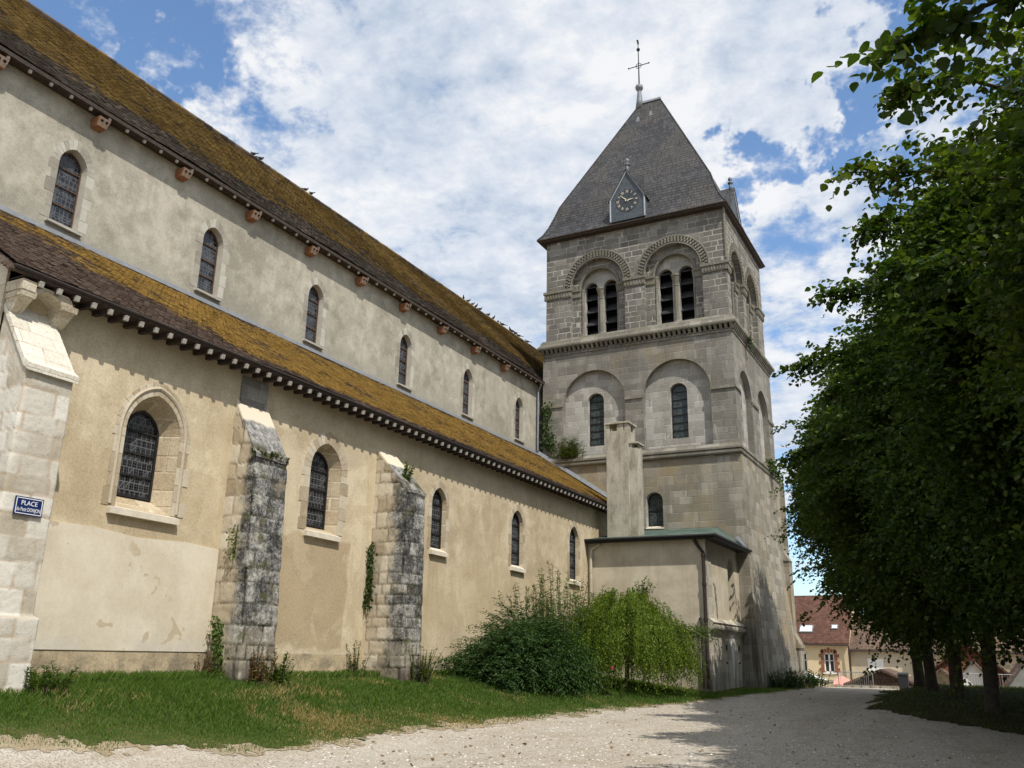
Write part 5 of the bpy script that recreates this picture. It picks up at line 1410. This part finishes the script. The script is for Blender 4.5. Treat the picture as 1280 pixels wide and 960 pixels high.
# ---- weeds and climbers on the masonry
def weed(name, label, cat, loc, n, h, spread, lsize, m, asp=.45, lean=.3):
    st = MB(); r = np.random.default_rng(int(abs(loc[0] * 77 + loc[1] * 131)))
    return bush_mesh(name, [('foliage', shoots(n, h * .4, h, spread[0], spread[1], lsize, 26, asp, lean, st, r), m)], label, cat, loc, st)
def climber(name, label, face, pts, n, r, lsize, m=None):
    """leaves lying against a wall along a path; face: outward normal"""
    rg = np.random.default_rng(int(abs(pts[0][1] * 100))); pts = np.array(pts, float); nrm = np.array(face, float)
    t = rg.uniform(0, 1, n) * (len(pts) - 1); i = np.minimum(t.astype(int), len(pts) - 2); f = (t - i)[:, None]
    base = pts[i] * (1 - f) + pts[i + 1] * f + rg.normal(0, r, (n, 3)) * (1 - .8 * np.abs(nrm)) + nrm * rg.uniform(.01, .14, (n, 1))
    D = rg.normal(0, .6, (n, 3)) + nrm * .3; D[:, 2] -= .5
    V, F = leaf_verts(base - pts[0], D, np.tile(nrm, (n, 1)) + rg.normal(0, .3, (n, 3)), lsize * rg.uniform(.6, 1.3, n), lsize * rg.uniform(.5, 1.1, n))
    t_ = empty(name, tuple(pts[0])); tag(t_, label, 'climbing plant')
    np_mesh('foliage', V, [F], m or M['leaf_ivy'], t_)
    mb = MB(); mb.tube([tuple(p - pts[0]) for p in pts], .012, 5); mb.build('stem', M['twig'], t_)
    return t_
climber('ivy', 'small ivy clump low on the wall just left of the second buttress', (0, -1, 0), [(-13.95, 14.05, 1.15), (-14.1, 14.03, 1.7), (-14.2, 14.05, 2.2)], 300, .09, .07, M['leaf_weed'])
climber('ivy', 'thin green creeper hanging on the pale side of the second buttress', (0, -1, 0), [(-13.95, 14.04, 4.2), (-13.98, 14.06, 3.9), (-13.96, 14.05, 3.5)], 110, .06, .05, M['leaf_weed'])
climber('ivy', 'narrow strip of ivy climbing the left edge of the third buttress', (0, -1, 0), [(-14.40, 19.44, 2.75), (-14.36, 19.44, 3.6), (-14.40, 19.45, 4.4)], 330, .055, .075)
climber('ivy', 'ivy straggling down the tower corner beside the rain pipe', (0, -1, 0), [(-18.8, 39.5, 14.0), (-18.9, 39.5, 13.0), (-18.75, 39.5, 12.0), (-18.6, 39.5, 11.6)], 330, .17, .13)
weed('grass_tuft', 'tuft of dry grass growing on the ledge of the tower beside the ivy', 'grass tuft', (-17.6, 39.35, 10.95), 60, 1.25, (.30, .06), .26, M['leaf_weed'], .06, .2)
weed('wild_plant', 'green sprig growing out of the sloping top of the third buttress', 'weed', (-13.75, 19.9, 6.15), 9, .65, (.06, .08), .10, M['leaf_weed'], .5, .35)
weed('wild_plant', 'mossy tuft on the edge of the second buttress cap', 'weed', (-13.76, 14.6, 5.72), 30, .20, (.05, .25), .05, M['leaf_ivy'], .6, .4)
weed('wild_plant', 'bushy weed at the foot of the second buttress, nearest its dark face', 'weed', (-13.35, 14.95, .98), 22, .85, (.10, .12), .09, M['leaf_weed'], .5, .3)
weed('wild_plant', 'reddish dried weed at the foot of the second buttress', 'weed', (-13.42, 14.45, .98), 26, 1.0, (.12, .14), .08, M['leaf_dry'], .45, .3)
weed('wild_plant', 'reddish weed below the ivy left of the second buttress', 'weed', (-14.25, 13.75, 1.0), 18, .75, (.10, .10), .07, M['leaf_dry'], .45, .3)
weed('wild_plant', 'slim upright weed on the wall foot left of the third buttress', 'weed', (-14.2, 18.75, 1.08), 14, .95, (.08, .10), .08, M['leaf_weed'], .45, .2)
weed('wild_plant', 'tangle of pale weeds on the foot of the third buttress', 'weed', (-13.12, 20.15, .95), 26, 1.1, (.08, .16), .09, M['leaf_weed'], .45, .25)
weed('wild_plant', 'dark tuft at the foot of the first buttress', 'weed', (-13.4, 9.75, 1.0), 20, .5, (.12, .2), .10, M['leaf_weed'], .3, .4)
for (x, y, rx, ry, h, n, lab) in ((-8.25, 41.6, .45, 1.1, .95, 90, 'low dark bush against the south foot of the tower'), (-8.1, 46.2, .35, .6, .85, 60, 'small bush at the foot of the slim tower buttress')):
    weed('low_bush', lab, 'bush', (x, y, hz(x, y)), n, h, (rx, ry), .13, M['leaf_dark'], .45, .35)
climber('ivy', 'small plant growing from the string course at the tower corner', (1, 0, 0), [(-9.1, 44.9, 11.2), (-8.95, 45.5, 10.9), (-8.8, 46.3, 10.5)], 160, .16, .16)
climber('ivy', 'tiny plant on the corbel table of the tower south side', (1, 0, 0), [(-9.05, 42.0, 16.9), (-9.05, 42.1, 16.4)], 60, .12, .12)

# ---- grass
def blades(name, n, xr, yr, keep, hfun, m, seed, label):
    rg = np.random.default_rng(seed)
    x = rg.uniform(*xr, n); y = yr[0] + (yr[1] - yr[0]) * rg.uniform(0, 1, n) ** 1.35
    ok = np.array([keep(a, b) for a, b in zip(x, y)]); x, y = x[ok], y[ok]; n = len(x)
    z = np.array([hz(a, b) for a, b in zip(x, y)]) + .015
    h = np.array([hfun(a, b) for a, b in zip(x, y)]) * rg.uniform(.5, 1.3, n)
    a = rg.uniform(0, 2 * PI, n); w = .0022 + .00042 * y; lean = rg.uniform(.1, .7, n) * h; b = rg.uniform(0, 2 * PI, n)
    V = np.zeros((n, 4, 3)); dx, dy = np.cos(a) * w, np.sin(a) * w
    V[:, 0] = np.stack([x - dx, y - dy, z], 1); V[:, 1] = np.stack([x + dx, y + dy, z], 1)
    mx_, my_ = x + np.cos(b) * lean * .35, y + np.sin(b) * lean * .35
    V[:, 2] = np.stack([mx_ + dx * .6, my_ + dy * .6, z + h * .6], 1)
    V[:, 3] = np.stack([x + np.cos(b) * lean, y + np.sin(b) * lean, z + h], 1)
    q = (np.arange(n) * 4)[:, None]
    o = np_mesh(name, V.reshape(-1, 3), [q + np.array([[0, 1, 2]]), q + np.array([[0, 2, 3]])], m)
    return tag(o, label, 'grass', kind='stuff')
def keep_l(x, y):
    e = lawn_edge(y) + .5 * mnoise.noise((x * 1.3, y * 1.3, 7))
    if x > e + .25: return False
    p = mnoise.noise((x * .7, y * .7, 2)) * .5 + mnoise.noise((x * 2.1, y * 2.1, 9)) * .3
    return random.random() < .16 + .9 * sm(e - x, -.25, .9) * (1 if p > -.2 else .6)
def h_l(x, y):
    k = sm(lawn_edge(y) - x, 0.2, 2.6)
    return .035 + .12 * k * (1 - .55 * sm(y, 13, 18)) + .05 * max(0, mnoise.noise((x * 1.1, y * 1.1, 5))) + (.10 if x < -13.9 else 0)
blades('grass', 430000, (-14.9, -7.4), (7.0, 47.5), keep_l, h_l, M['grass'], 71, 'green lawn grass with dry patches along the foot of the church')
def keep_i(x, y): return isle(x, y) and random.random() < .6 and mnoise.noise((x * .8, y * .8, 3)) > -.3
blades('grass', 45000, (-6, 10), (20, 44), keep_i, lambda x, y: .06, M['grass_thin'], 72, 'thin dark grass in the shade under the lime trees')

# ------------------------------------------------------------------ small things on the church
for i in range(10):
    y = 10.05 + 2.835 * i
    nb = empty('nest_box', (XN, y, 14.40))
    order = ['cropped by the left edge of the photo', 'second from the left', 'third from the left', 'fourth from the left', 'fifth from the left', 'fifth from the tower', 'fourth from the tower', 'third from the tower', 'second from the tower', 'nearest the tower']
    nb.scale = (.72, .70, .58); nb.location.z = 14.66
    tag(nb, 'terracotta nest box under the nave eaves, ' + order[i], 'nest box', 'nest boxes under the nave eaves')
    if i == 0:
        mb = MB(); mb.hexa([(.02, -.20, .0), (.36, -.20, .02), (.36, .20, .02), (.02, .20, 0)], [(.02, -.24, .44), (.52, -.24, .44), (.52, .24, .44), (.02, .24, .44)]); box_body = mb.build('body', M['terra'], nb)
        mb = MB(); mb.hexa([(.375, -.19, .05), (.385, -.19, .05), (.385, .19, .05), (.375, .19, .05)], [(.525, -.23, .41), (.535, -.23, .41), (.535, .23, .41), (.525, .23, .41)]); bf = mb.build('front', M['terra_pale'], nb)
        hl = []
        for s in (-1, 1):
            mb = MB(); c = (.485, s * .10, .27); mb.hexa([(c[0] - .02, c[1] - .045, c[2] - .045), (c[0] + .0, c[1] - .045, c[2] - .045), (c[0] + .0, c[1] + .045, c[2] - .045), (c[0] - .02, c[1] + .045, c[2] - .045)],
                                                      [(c[0] + .01, c[1] - .045, c[2] + .045), (c[0] + .035, c[1] - .045, c[2] + .045), (c[0] + .035, c[1] + .045, c[2] + .045), (c[0] + .01, c[1] + .045, c[2] + .045)])
            hl.append(mb.build('entrance_hole', M['black'], nb))
    else:
        for q in [box_body, bf] + hl:
            c = q.copy(); C.objects.link(c); c.parent = nb

# street sign on the first buttress
sg = empty('street_sign', (-13.565, 9.02, 3.80)); tag(sg, 'blue enamel street sign with white lettering on the pale first buttress', 'street sign')
sg.rotation_euler = (0, math.radians(-1), 0)
mb = MB(); mb.box(.0, .025, -.245, .245, -.145, .145); mb.build('plate', M['blue'], sg)
mb = MB()
for a, b, c, d in ((-.228, .228, .116, .128), (-.228, .228, -.128, -.116), (-.228, -.216, -.128, .128), (.216, .228, -.128, .128)): mb.box(.0255, .028, a, b, c, d)
mb.build('border', M['enamel'], sg)
rot = Matrix(((0, 0, 1), (1, 0, 0), (0, 1, 0)))
text_obj('PLACE', .105, M['enamel'], (.0265, 0, .045), rot, sg, 'lettering', .001, .95)
text_obj('du Petit DONJON', .088, M['enamel'], (.0265, 0, -.058), rot, sg, 'lettering', .001, .62)

# pigeons along the ridge
def pigeon(name):
    t = empty(name); mb = MB()
    prof = [(-.17, .015, .10), (-.12, .035, .11), (-.04, .068, .125), (.04, .072, .145), (.10, .05, .175), (.135, .034, .215), (.15, .036, .25), (.17, .03, .268), (.195, .008, .262)]
    mb.tube([(0, y, z) for y, r, z in prof], [r for y, r, z in prof], 8)
    mb.tube([(0, .19, .262), (0, .225, .252)], [.009, .002], 5)
    mb.hexa([(-.035, -.30, .075), (.035, -.30, .075), (.03, -.10, .10), (-.03, -.10, .10)], [(-.035, -.30, .085), (.035, -.30, .085), (.03, -.10, .125), (-.03, -.10, .125)])
    mb.build('body', M['pigeon'], t, True)
    mb = MB()
    for s in (-1, 1): mb.tube([(s * .025, 0, .09), (s * .03, .01, .0)], .007, 4)
    mb.build('legs', M['terra'], t); return t
PY = [23.2, 23.6, 26.4, 26.8, 40.0, 40.5, 41.0, 41.4, 41.9, 42.9, 43.5, 44.1, 44.7, 45.7, 46.0, 46.4, 46.9, 48.1]
pg = pigeon('pigeon')
for i, y in enumerate(PY):
    o = pg if i == 0 else copy_tree(pg)
    o.location = (-24.4, y, 20.885); o.rotation_euler = (0, 0, random.uniform(0, 6.28)); s = random.uniform(.80, 1.05); o.scale = (s, s, s)
    tag(o, 'pigeon perched on the ridge of the nave roof' + (' far from the tower' if i < 4 else ' in the flock near the tower'), 'pigeon', 'pigeons far along the ridge' if i < 4 else 'pigeons on the ridge near the tower')

# ------------------------------------------------------------------ beyond the square
GZ = -2.6
def house(name, label, x0, x1, y0, y1, ze, zr, wm, rm, wins, cat='house', eave=.35):
    t = empty(name, (x0, y0, GZ)); tag(t, label, cat)
    def B(mb, nm, m, p=None): o = mb.build(nm, m, None); o.parent = p or t; o.matrix_parent_inverse = Matrix.Translation((-x0, -y0, -GZ)) if p is None else Matrix.Identity(4); return o
    mb = MB(); hl = [[(a, c), (a, d), (b, d), (b, c)] for a, b, c, d in [w[:4] for w in wins]]
    ym = (y0 + y1) / 2
    mb.panel([(x0, GZ - 1), (x1, GZ - 1), (x1, ze), (x0, ze)], hl, fY(y0))
    for h_ in hl: mb.bridge(l3(h_, fY(y0), 0), l3(h_, fY(y0), .2))
    for x in (x0, x1): mb.quad((x, y0, GZ - 1), (x, y1, GZ - 1), (x, y1, ze), (x, ym, zr), (x, y0, ze))
    mb.quad((x0, y1, GZ - 1), (x1, y1, GZ - 1), (x1, y1, ze), (x0, y1, ze)); B(mb, 'wall', wm)
    sl = (zr - ze) / (ym - y0); mb = MB()
    for s, ya in ((-1, y0), (1, y1)):
        e = ya + s * eave; zE = ze - sl * eave
        mb.hexa([(x0 - .1, e, zE + .05), (x1 + .1, e, zE + .05), (x1 + .1, ym, zr + .05), (x0 - .1, ym, zr + .05)], [(x0 - .1, e, zE + .2), (x1 + .1, e, zE + .2), (x1 + .1, ym, zr + .2), (x0 - .1, ym, zr + .2)])
    rf = B(mb, 'roof', rm)
    mb = MB(); mb.tube([(x0, y0 - eave - .08, ze - sl * eave + .05), (x1, y0 - eave - .08, ze - sl * eave + .05)], .08, 6); B(mb, 'gutter', M['pipe'])
    for a, b, c, d, kind in wins:
        f = MB(); fr = fY(y0)
        if kind == 'shutter':
            fbox(f, fr, a, (a + b) / 2 - .015, c, d, .02, .06); fbox(f, fr, (a + b) / 2 + .015, b, c, d, .02, .06); B(f, 'shutters', M['h_white']); continue
        fm = M['h_white']
        for q in ((a, a + .09, c, d), (b - .09, b, c, d), (a, b, c, c + .09), (a, b, d - .09, d), ((a + b) / 2 - .06, (a + b) / 2 + .06, c, d), (a, b, (c + d) / 2 + .15, (c + d) / 2 + .20)): fbox(f, fr, q[0], q[1], q[2], q[3], .12, .18)
        w = B(f, 'window', fm); g_ = MB(); g_.panel([(a, c), (b, c), (b, d), (a, d)], [], fr, .17); o = g_.build('pane', M['h_glass'], w)
        if kind == 'brick':
            bq = MB(); z = c - .2; k = 0
            while z < d + .1:
                L = .42 if k % 2 else .26
                for u0, u1 in ((a - L, a), (b, b + L)): fbox(bq, fr, u0, u1, z, z + .27, -.03, .01)
                z += .29; k += 1
            n = 5
            for i in range(n): fbox(bq, fr, a - .2 + (b - a + .4) * i / n + .02, a - .2 + (b - a + .4) * (i + 1) / n - .02, d + .03, d + .32 + (.12 if i == 2 else 0), -.03, .01)
            bq.build('brick_surround', M['h_brick'], w)
        sl_ = MB(); fbox(sl_, fr, a - .12, b + .12, c - .12, c - .005, -.10, .1); sl_.build('window_sill', M['h_white'], w)
    return t, rf, B
h1, h1r, HB = house('house', 'cream house with steep red brown roof, skylights and a brick framed window', -21, -11.25, 84, 95, 3.25, 7.4, M['h_wall'], M['h_tile'],
     [(-15.62, -14.75, .75, 2.35, 'plain'), (-13.35, -12.5, .75, 2.35, 'brick'), (-15.6, -14.5, -2.0, -.5, 'plain'), (-13.4, -12.5, -2.0, -.6, 'plain')])
for xa, xb, za, zb_ in ((-15.45, -14.25, 3.85, 4.5), (-12.75, -12.15, 4.15, 4.55)):
    mb = MB(); s = (7.4 - 3.25) / 5.5
    def rp_(x, z, up): return (x, 84 + (z - 3.25) / s - up * .68, z + .2 + up * .74)
    mb.hexa([rp_(xa, za, -.05), rp_(xb, za, -.05), rp_(xb, zb_, -.05), rp_(xa, zb_, -.05)], [rp_(xa, za, .1), rp_(xb, za, .1), rp_(xb, zb_, .1), rp_(xa, zb_, .1)]); fr_ = mb.build('skylight', M['lead'], h1r)
    mb = MB(); mb.quad(rp_(xa + .1, za + .08, .11), rp_(xb - .1, za + .08, .11), rp_(xb - .1, zb_ - .08, .11), rp_(xa + .1, zb_ - .08, .11)); mb.build('skylight_glass', M['parasol'], fr_)
mb = MB(); mb.tube([(-11.2, 83.6, 3.0), (-11.2, 83.7, -2.5)], .07, 6); HB(mb, 'rain_pipe', M['pipe'])
house('house', 'lower greyish cream house with white closed shutters adjoining the red roofed house', -11.2, -6.3, 84.4, 94, 2.75, 5.6, M['h_wall2'], M['h_tile2'], [(-9.85, -8.6, -.1, 1.95, 'shutter')])
house('house', 'rough stone walled house half hidden behind the far tree trunks', -6.28, 4.5, 84.2, 94, 2.7, 5.4, M['rubble'], M['h_tile2'], [(-3.0, -2.1, .3, 1.7, 'plain'), (1.0, 1.9, .3, 1.7, 'plain')])
def prism_shed(name, label, x0, x1, y0, y1, ze, zr, wm, rm, gable_m=None):
    """gable end towards the square"""
    t = empty(name, (x0, y0, GZ)); tag(t, label, 'shed'); inv = Matrix.Translation((-x0, -y0, -GZ))
    xm = (x0 + x1) / 2
    mb = MB(); mb.quad((x0, y0, GZ), (x1, y0, GZ), (x1, y0, ze), (x0, y0, ze))
    for x in (x0, x1): mb.quad((x, y0, GZ), (x, y1, GZ), (x, y1, ze), (x, y0, ze))
    mb.quad((x0, y1, GZ), (x1, y1, GZ), (x1, y1, ze), (xm, y1, zr), (x0, y1, ze)); o = mb.build('wall', wm, t); o.matrix_parent_inverse = inv
    mb = MB(); mb.quad((x0, y0 - .01, ze), (x1, y0 - .01, ze), (xm, y0 - .01, zr)); o = mb.build('gable', gable_m or wm, t); o.matrix_parent_inverse = inv
    for s, xe in ((-1, x0), (1, x1)):
        mb = MB(); d = (zr - ze) / (xm - x0) * .25
        mb.hexa([(xe + s * .25, y0 - .3, ze - d), (xm, y0 - .3, zr), (xm, y1, zr), (xe + s * .25, y1, ze - d)], [(xe + s * .25, y0 - .3, ze - d + .14), (xm, y0 - .3, zr + .14), (xm, y1, zr + .14), (xe + s * .25, y1, ze - d + .14)])
        o = mb.build('roof', rm, t); o.matrix_parent_inverse = inv
    return t
prism_shed('shed', 'red brick gabled shed with red tile roof behind the nearest bare trunks', -4.2, .9, 62, 72, .75, 2.75, M['h_brick'], M['h_tile'], M['h_brick'])
prism_shed('shed', 'small brown tiled lean shed before the red brick gable', -4.0, -1.95, 58.5, 61.6, .45, 1.25, M['rubble'], M['h_tile2'])
prism_shed('shed', 'small white walled outbuilding with a brick corner between two trunks', -1.9, -.65, 57.5, 61, 1.05, 1.75, M['h_white'], M['h_tile2'])
prism_shed('shed', 'large grey gabled barn with a steep verge at the right edge', -.3, 8.5, 55, 70, -.1, 5.6, M['rubble'], M['h_tile2'], M['h_grey'])
prism_shed('shed', 'low brown tiled roof rising behind the metal barrier', -8.3, -4.4, 60.5, 66, .35, 1.15, M['rubble'], M['h_tile2'], M['h_tile2'])
def low_wall(name, label, pts, h, th, m, cap):
    t = empty(name, (pts[0][0], pts[0][1], pts[0][2])); tag(t, label, 'wall'); inv = Matrix.Translation((-pts[0][0], -pts[0][1], -pts[0][2]))
    a, b = Vector(pts[0]), Vector(pts[1]); n = Vector((-(b - a).y, (b - a).x, 0)).normalized() * th
    def lp(dz, e): return [a - n * e + Vector((0, 0, dz)), b - n * e + Vector((0, 0, dz)), b + n * (1 + e) + Vector((0, 0, dz)), a + n * (1 + e) + Vector((0, 0, dz))]
    mb = MB(); mb.hexa(lp(-1.6, 0), lp(h, 0)); o = mb.build('masonry', m, t); o.matrix_parent_inverse = inv
    mb = MB(); mb.hexa(lp(h, .12), lp(h + .12, .12)); o = mb.build('coping', cap, t); o.matrix_parent_inverse = inv
low_wall('low_wall', 'low stone wall running towards the houses beside the tower foot', [(-8.6, 50, .0), (-8.75, 57.8, -.2)], .68, .35, M['rubble'], M['annexstone'])
low_wall('low_wall', 'low rubble wall with pale coping behind the metal barrier', [(-8.7, 58.2, -.35), (6, 57.0, -.3)], .55, .35, M['rubble'], M['annexstone'])
# crowd barrier
t = empty('crowd_barrier', (-8.3, 56.8, hz(-8.3, 56.8))); tag(t, 'grey metal crowd barrier standing in front of the low wall', 'barrier')
mb = MB(); mb.tube([(0, 0, .06), (0, 0, 1.08), (.06, 0, 1.14), (1.80, 0, 1.14), (1.86, 0, 1.08), (1.86, 0, .06)], .024, 6); mb.tube([(0, 0, .25), (1.86, 0, .25)], .02, 6); mb.build('frame', M['galv'], t)
for i in range(15):
    x = .12 + i * .116; mb = MB(); mb.tube([(x, 0, .25), (x, 0, 1.14)], .010, 5); mb.build('upright_bar', M['galv'], t)
for x in (.15, 1.71): mb = MB(); mb.tube([(x, -.32, .02), (x, -.25, .08), (x, .25, .08), (x, .32, .02)], .02, 6); mb.build('foot', M['galv'], t)
# railing further right
t = empty('railing', (-1.9, 55.5, hz(-1.9, 55.5))); tag(t, 'grey metal railing seen between the two nearest tree trunks', 'railing')
mb = MB(); mb.tube([(0, 0, 1.05), (3.0, 0, 1.05)], .025, 6); mb.tube([(0, 0, .15), (3.0, 0, .15)], .02, 6); mb.build('rails', M['galv'], t)
for i in range(25): mb = MB(); mb.tube([(i * .125, 0, -.1 if i % 8 == 0 else .15), (i * .125, 0, 1.05)], .026 if i % 8 == 0 else .010, 5); mb.build('post' if i % 8 == 0 else 'upright_bar', M['galv'], t)
# bin
t = empty('waste_bin', (-4.42, 52.0, hz(-4.42, 52))); t.scale = (.8, .8, .85); tag(t, 'dark grey bin standing beside the farthest tree trunk', 'bin')
mb = MB(); mb.hexa([(-.26, -.26, 0), (.26, -.26, 0), (.26, .26, 0), (-.26, .26, 0)], [(-.30, -.30, .95), (.30, -.30, .95), (.30, .30, .95), (-.30, .30, .95)]); mb.build('body', M['bin'], t)
mb = MB(); mb.hexa([(-.33, -.34, .95), (.33, -.34, .95), (.33, .33, .95), (-.33, .33, .95)], [(-.31, -.30, 1.02), (.31, -.30, 1.02), (.28, .28, 1.08), (-.28, .28, 1.08)]); mb.build('lid', M['bin'], t)
# parasols on the terrace below
def parasol(label, loc, r, m):
    t = empty('parasol', loc); tag(t, label, 'parasol'); n = 8
    mb = MB(); rim = [(r * math.cos(2 * PI * i / n), r * math.sin(2 * PI * i / n), 2.15) for i in range(n)]
    for i in range(n): mb.quad(rim[i], rim[(i + 1) % n], (0, 0, 2.75))
    mb.bridge(rim, [(a, b, c - .16) for a, b, c in rim]); mb.build('canopy', m, t)
    mb = MB(); mb.tube([(0, 0, -1), (0, 0, 2.8)], .03, 6); mb.build('pole', M['galv'], t)
parasol('white parasol on the terrace below the low wall', (-12.0, 68, -1.85), 1.75, M['parasol'])
M['pinkcloth'] = simple('pink parasol cloth', (.70, .32, .26), .9)
parasol('small pink parasol on the terrace below, right of the white one', (-9.85, 69, -2.0), 1.0, M['pinkcloth'])

# ---- loose stones, dead leaves and twigs lying on the gravel
def scatter(name, n, label, m, smin, smax, seed, flat=.5, leafy=False):
    rg = np.random.default_rng(seed)
    y = 8 + 30 * rg.uniform(0, 1, n) ** 1.7; x = rg.uniform(-13, 1.5, n) * (.55 + .02 * y)
    ok = np.array([a > lawn_edge(b) - .1 for a, b in zip(x, y)]); x, y = x[ok], y[ok]; n = len(x)
    z = np.array([hz(a, b) for a, b in zip(x, y)]) + .012 * np.array([mnoise.noise((a * .9, b * .9, 0)) for a, b in zip(x, y)])
    s_ = rg.uniform(smin, smax, n); a = rg.uniform(0, 2 * PI, n)
    if leafy:
        V, F = leaf_verts(np.stack([x, y, z + .012], 1), np.stack([np.cos(a), np.sin(a), rg.uniform(-.1, .3, n)], 1), np.tile([0, 0, 1.0], (n, 1)) + rg.normal(0, .4, (n, 3)), s_, s_ * .8)
        o = np_mesh(name, V, [F], m)
    else:
        oc = np.array([(1, 0, 0), (.3, .8, 0), (-.8, .6, 0), (-.7, -.7, 0), (.4, -.9, 0), (.1, .1, 1.)])
        V = oc[None] * s_[:, None, None] * np.array([1, .8, flat]) * rg.uniform(.7, 1.3, (n, 6, 1))
        ca, sa = np.cos(a)[:, None], np.sin(a)[:, None]
        X = V[..., 0] * ca - V[..., 1] * sa; Y = V[..., 0] * sa + V[..., 1] * ca
        V = np.stack([X + x[:, None], Y + y[:, None], V[..., 2] + z[:, None] + .002], -1)
        b = (np.arange(n) * 6)[:, None]
        F = np.concatenate([b + np.array([[i, (i + 1) % 5, 5]]) for i in range(5)])
        o = np_mesh(name, V.reshape(-1, 3), [F], m)
    tag(o, label, 'debris', kind='stuff')
def pebble_mat():
    g = G('loose stones', rough=.95, spec=.1); r = g.island()
    g.color(g.ramp(r, [(0.1, (.22, .19, .15)), (0.5, (.46, .42, .36)), (0.9, (.66, .63, .57))])); return g.m
M['pebble'] = pebble_mat()
scatter('loose_stones', 9000, 'loose pale stones scattered on the gravel', M['pebble'], .012, .034, 91)
scatter('dead_leaves', 420, 'dry brown leaves lying on the gravel', M['leaf_dry'], .05, .09, 92, leafy=True)
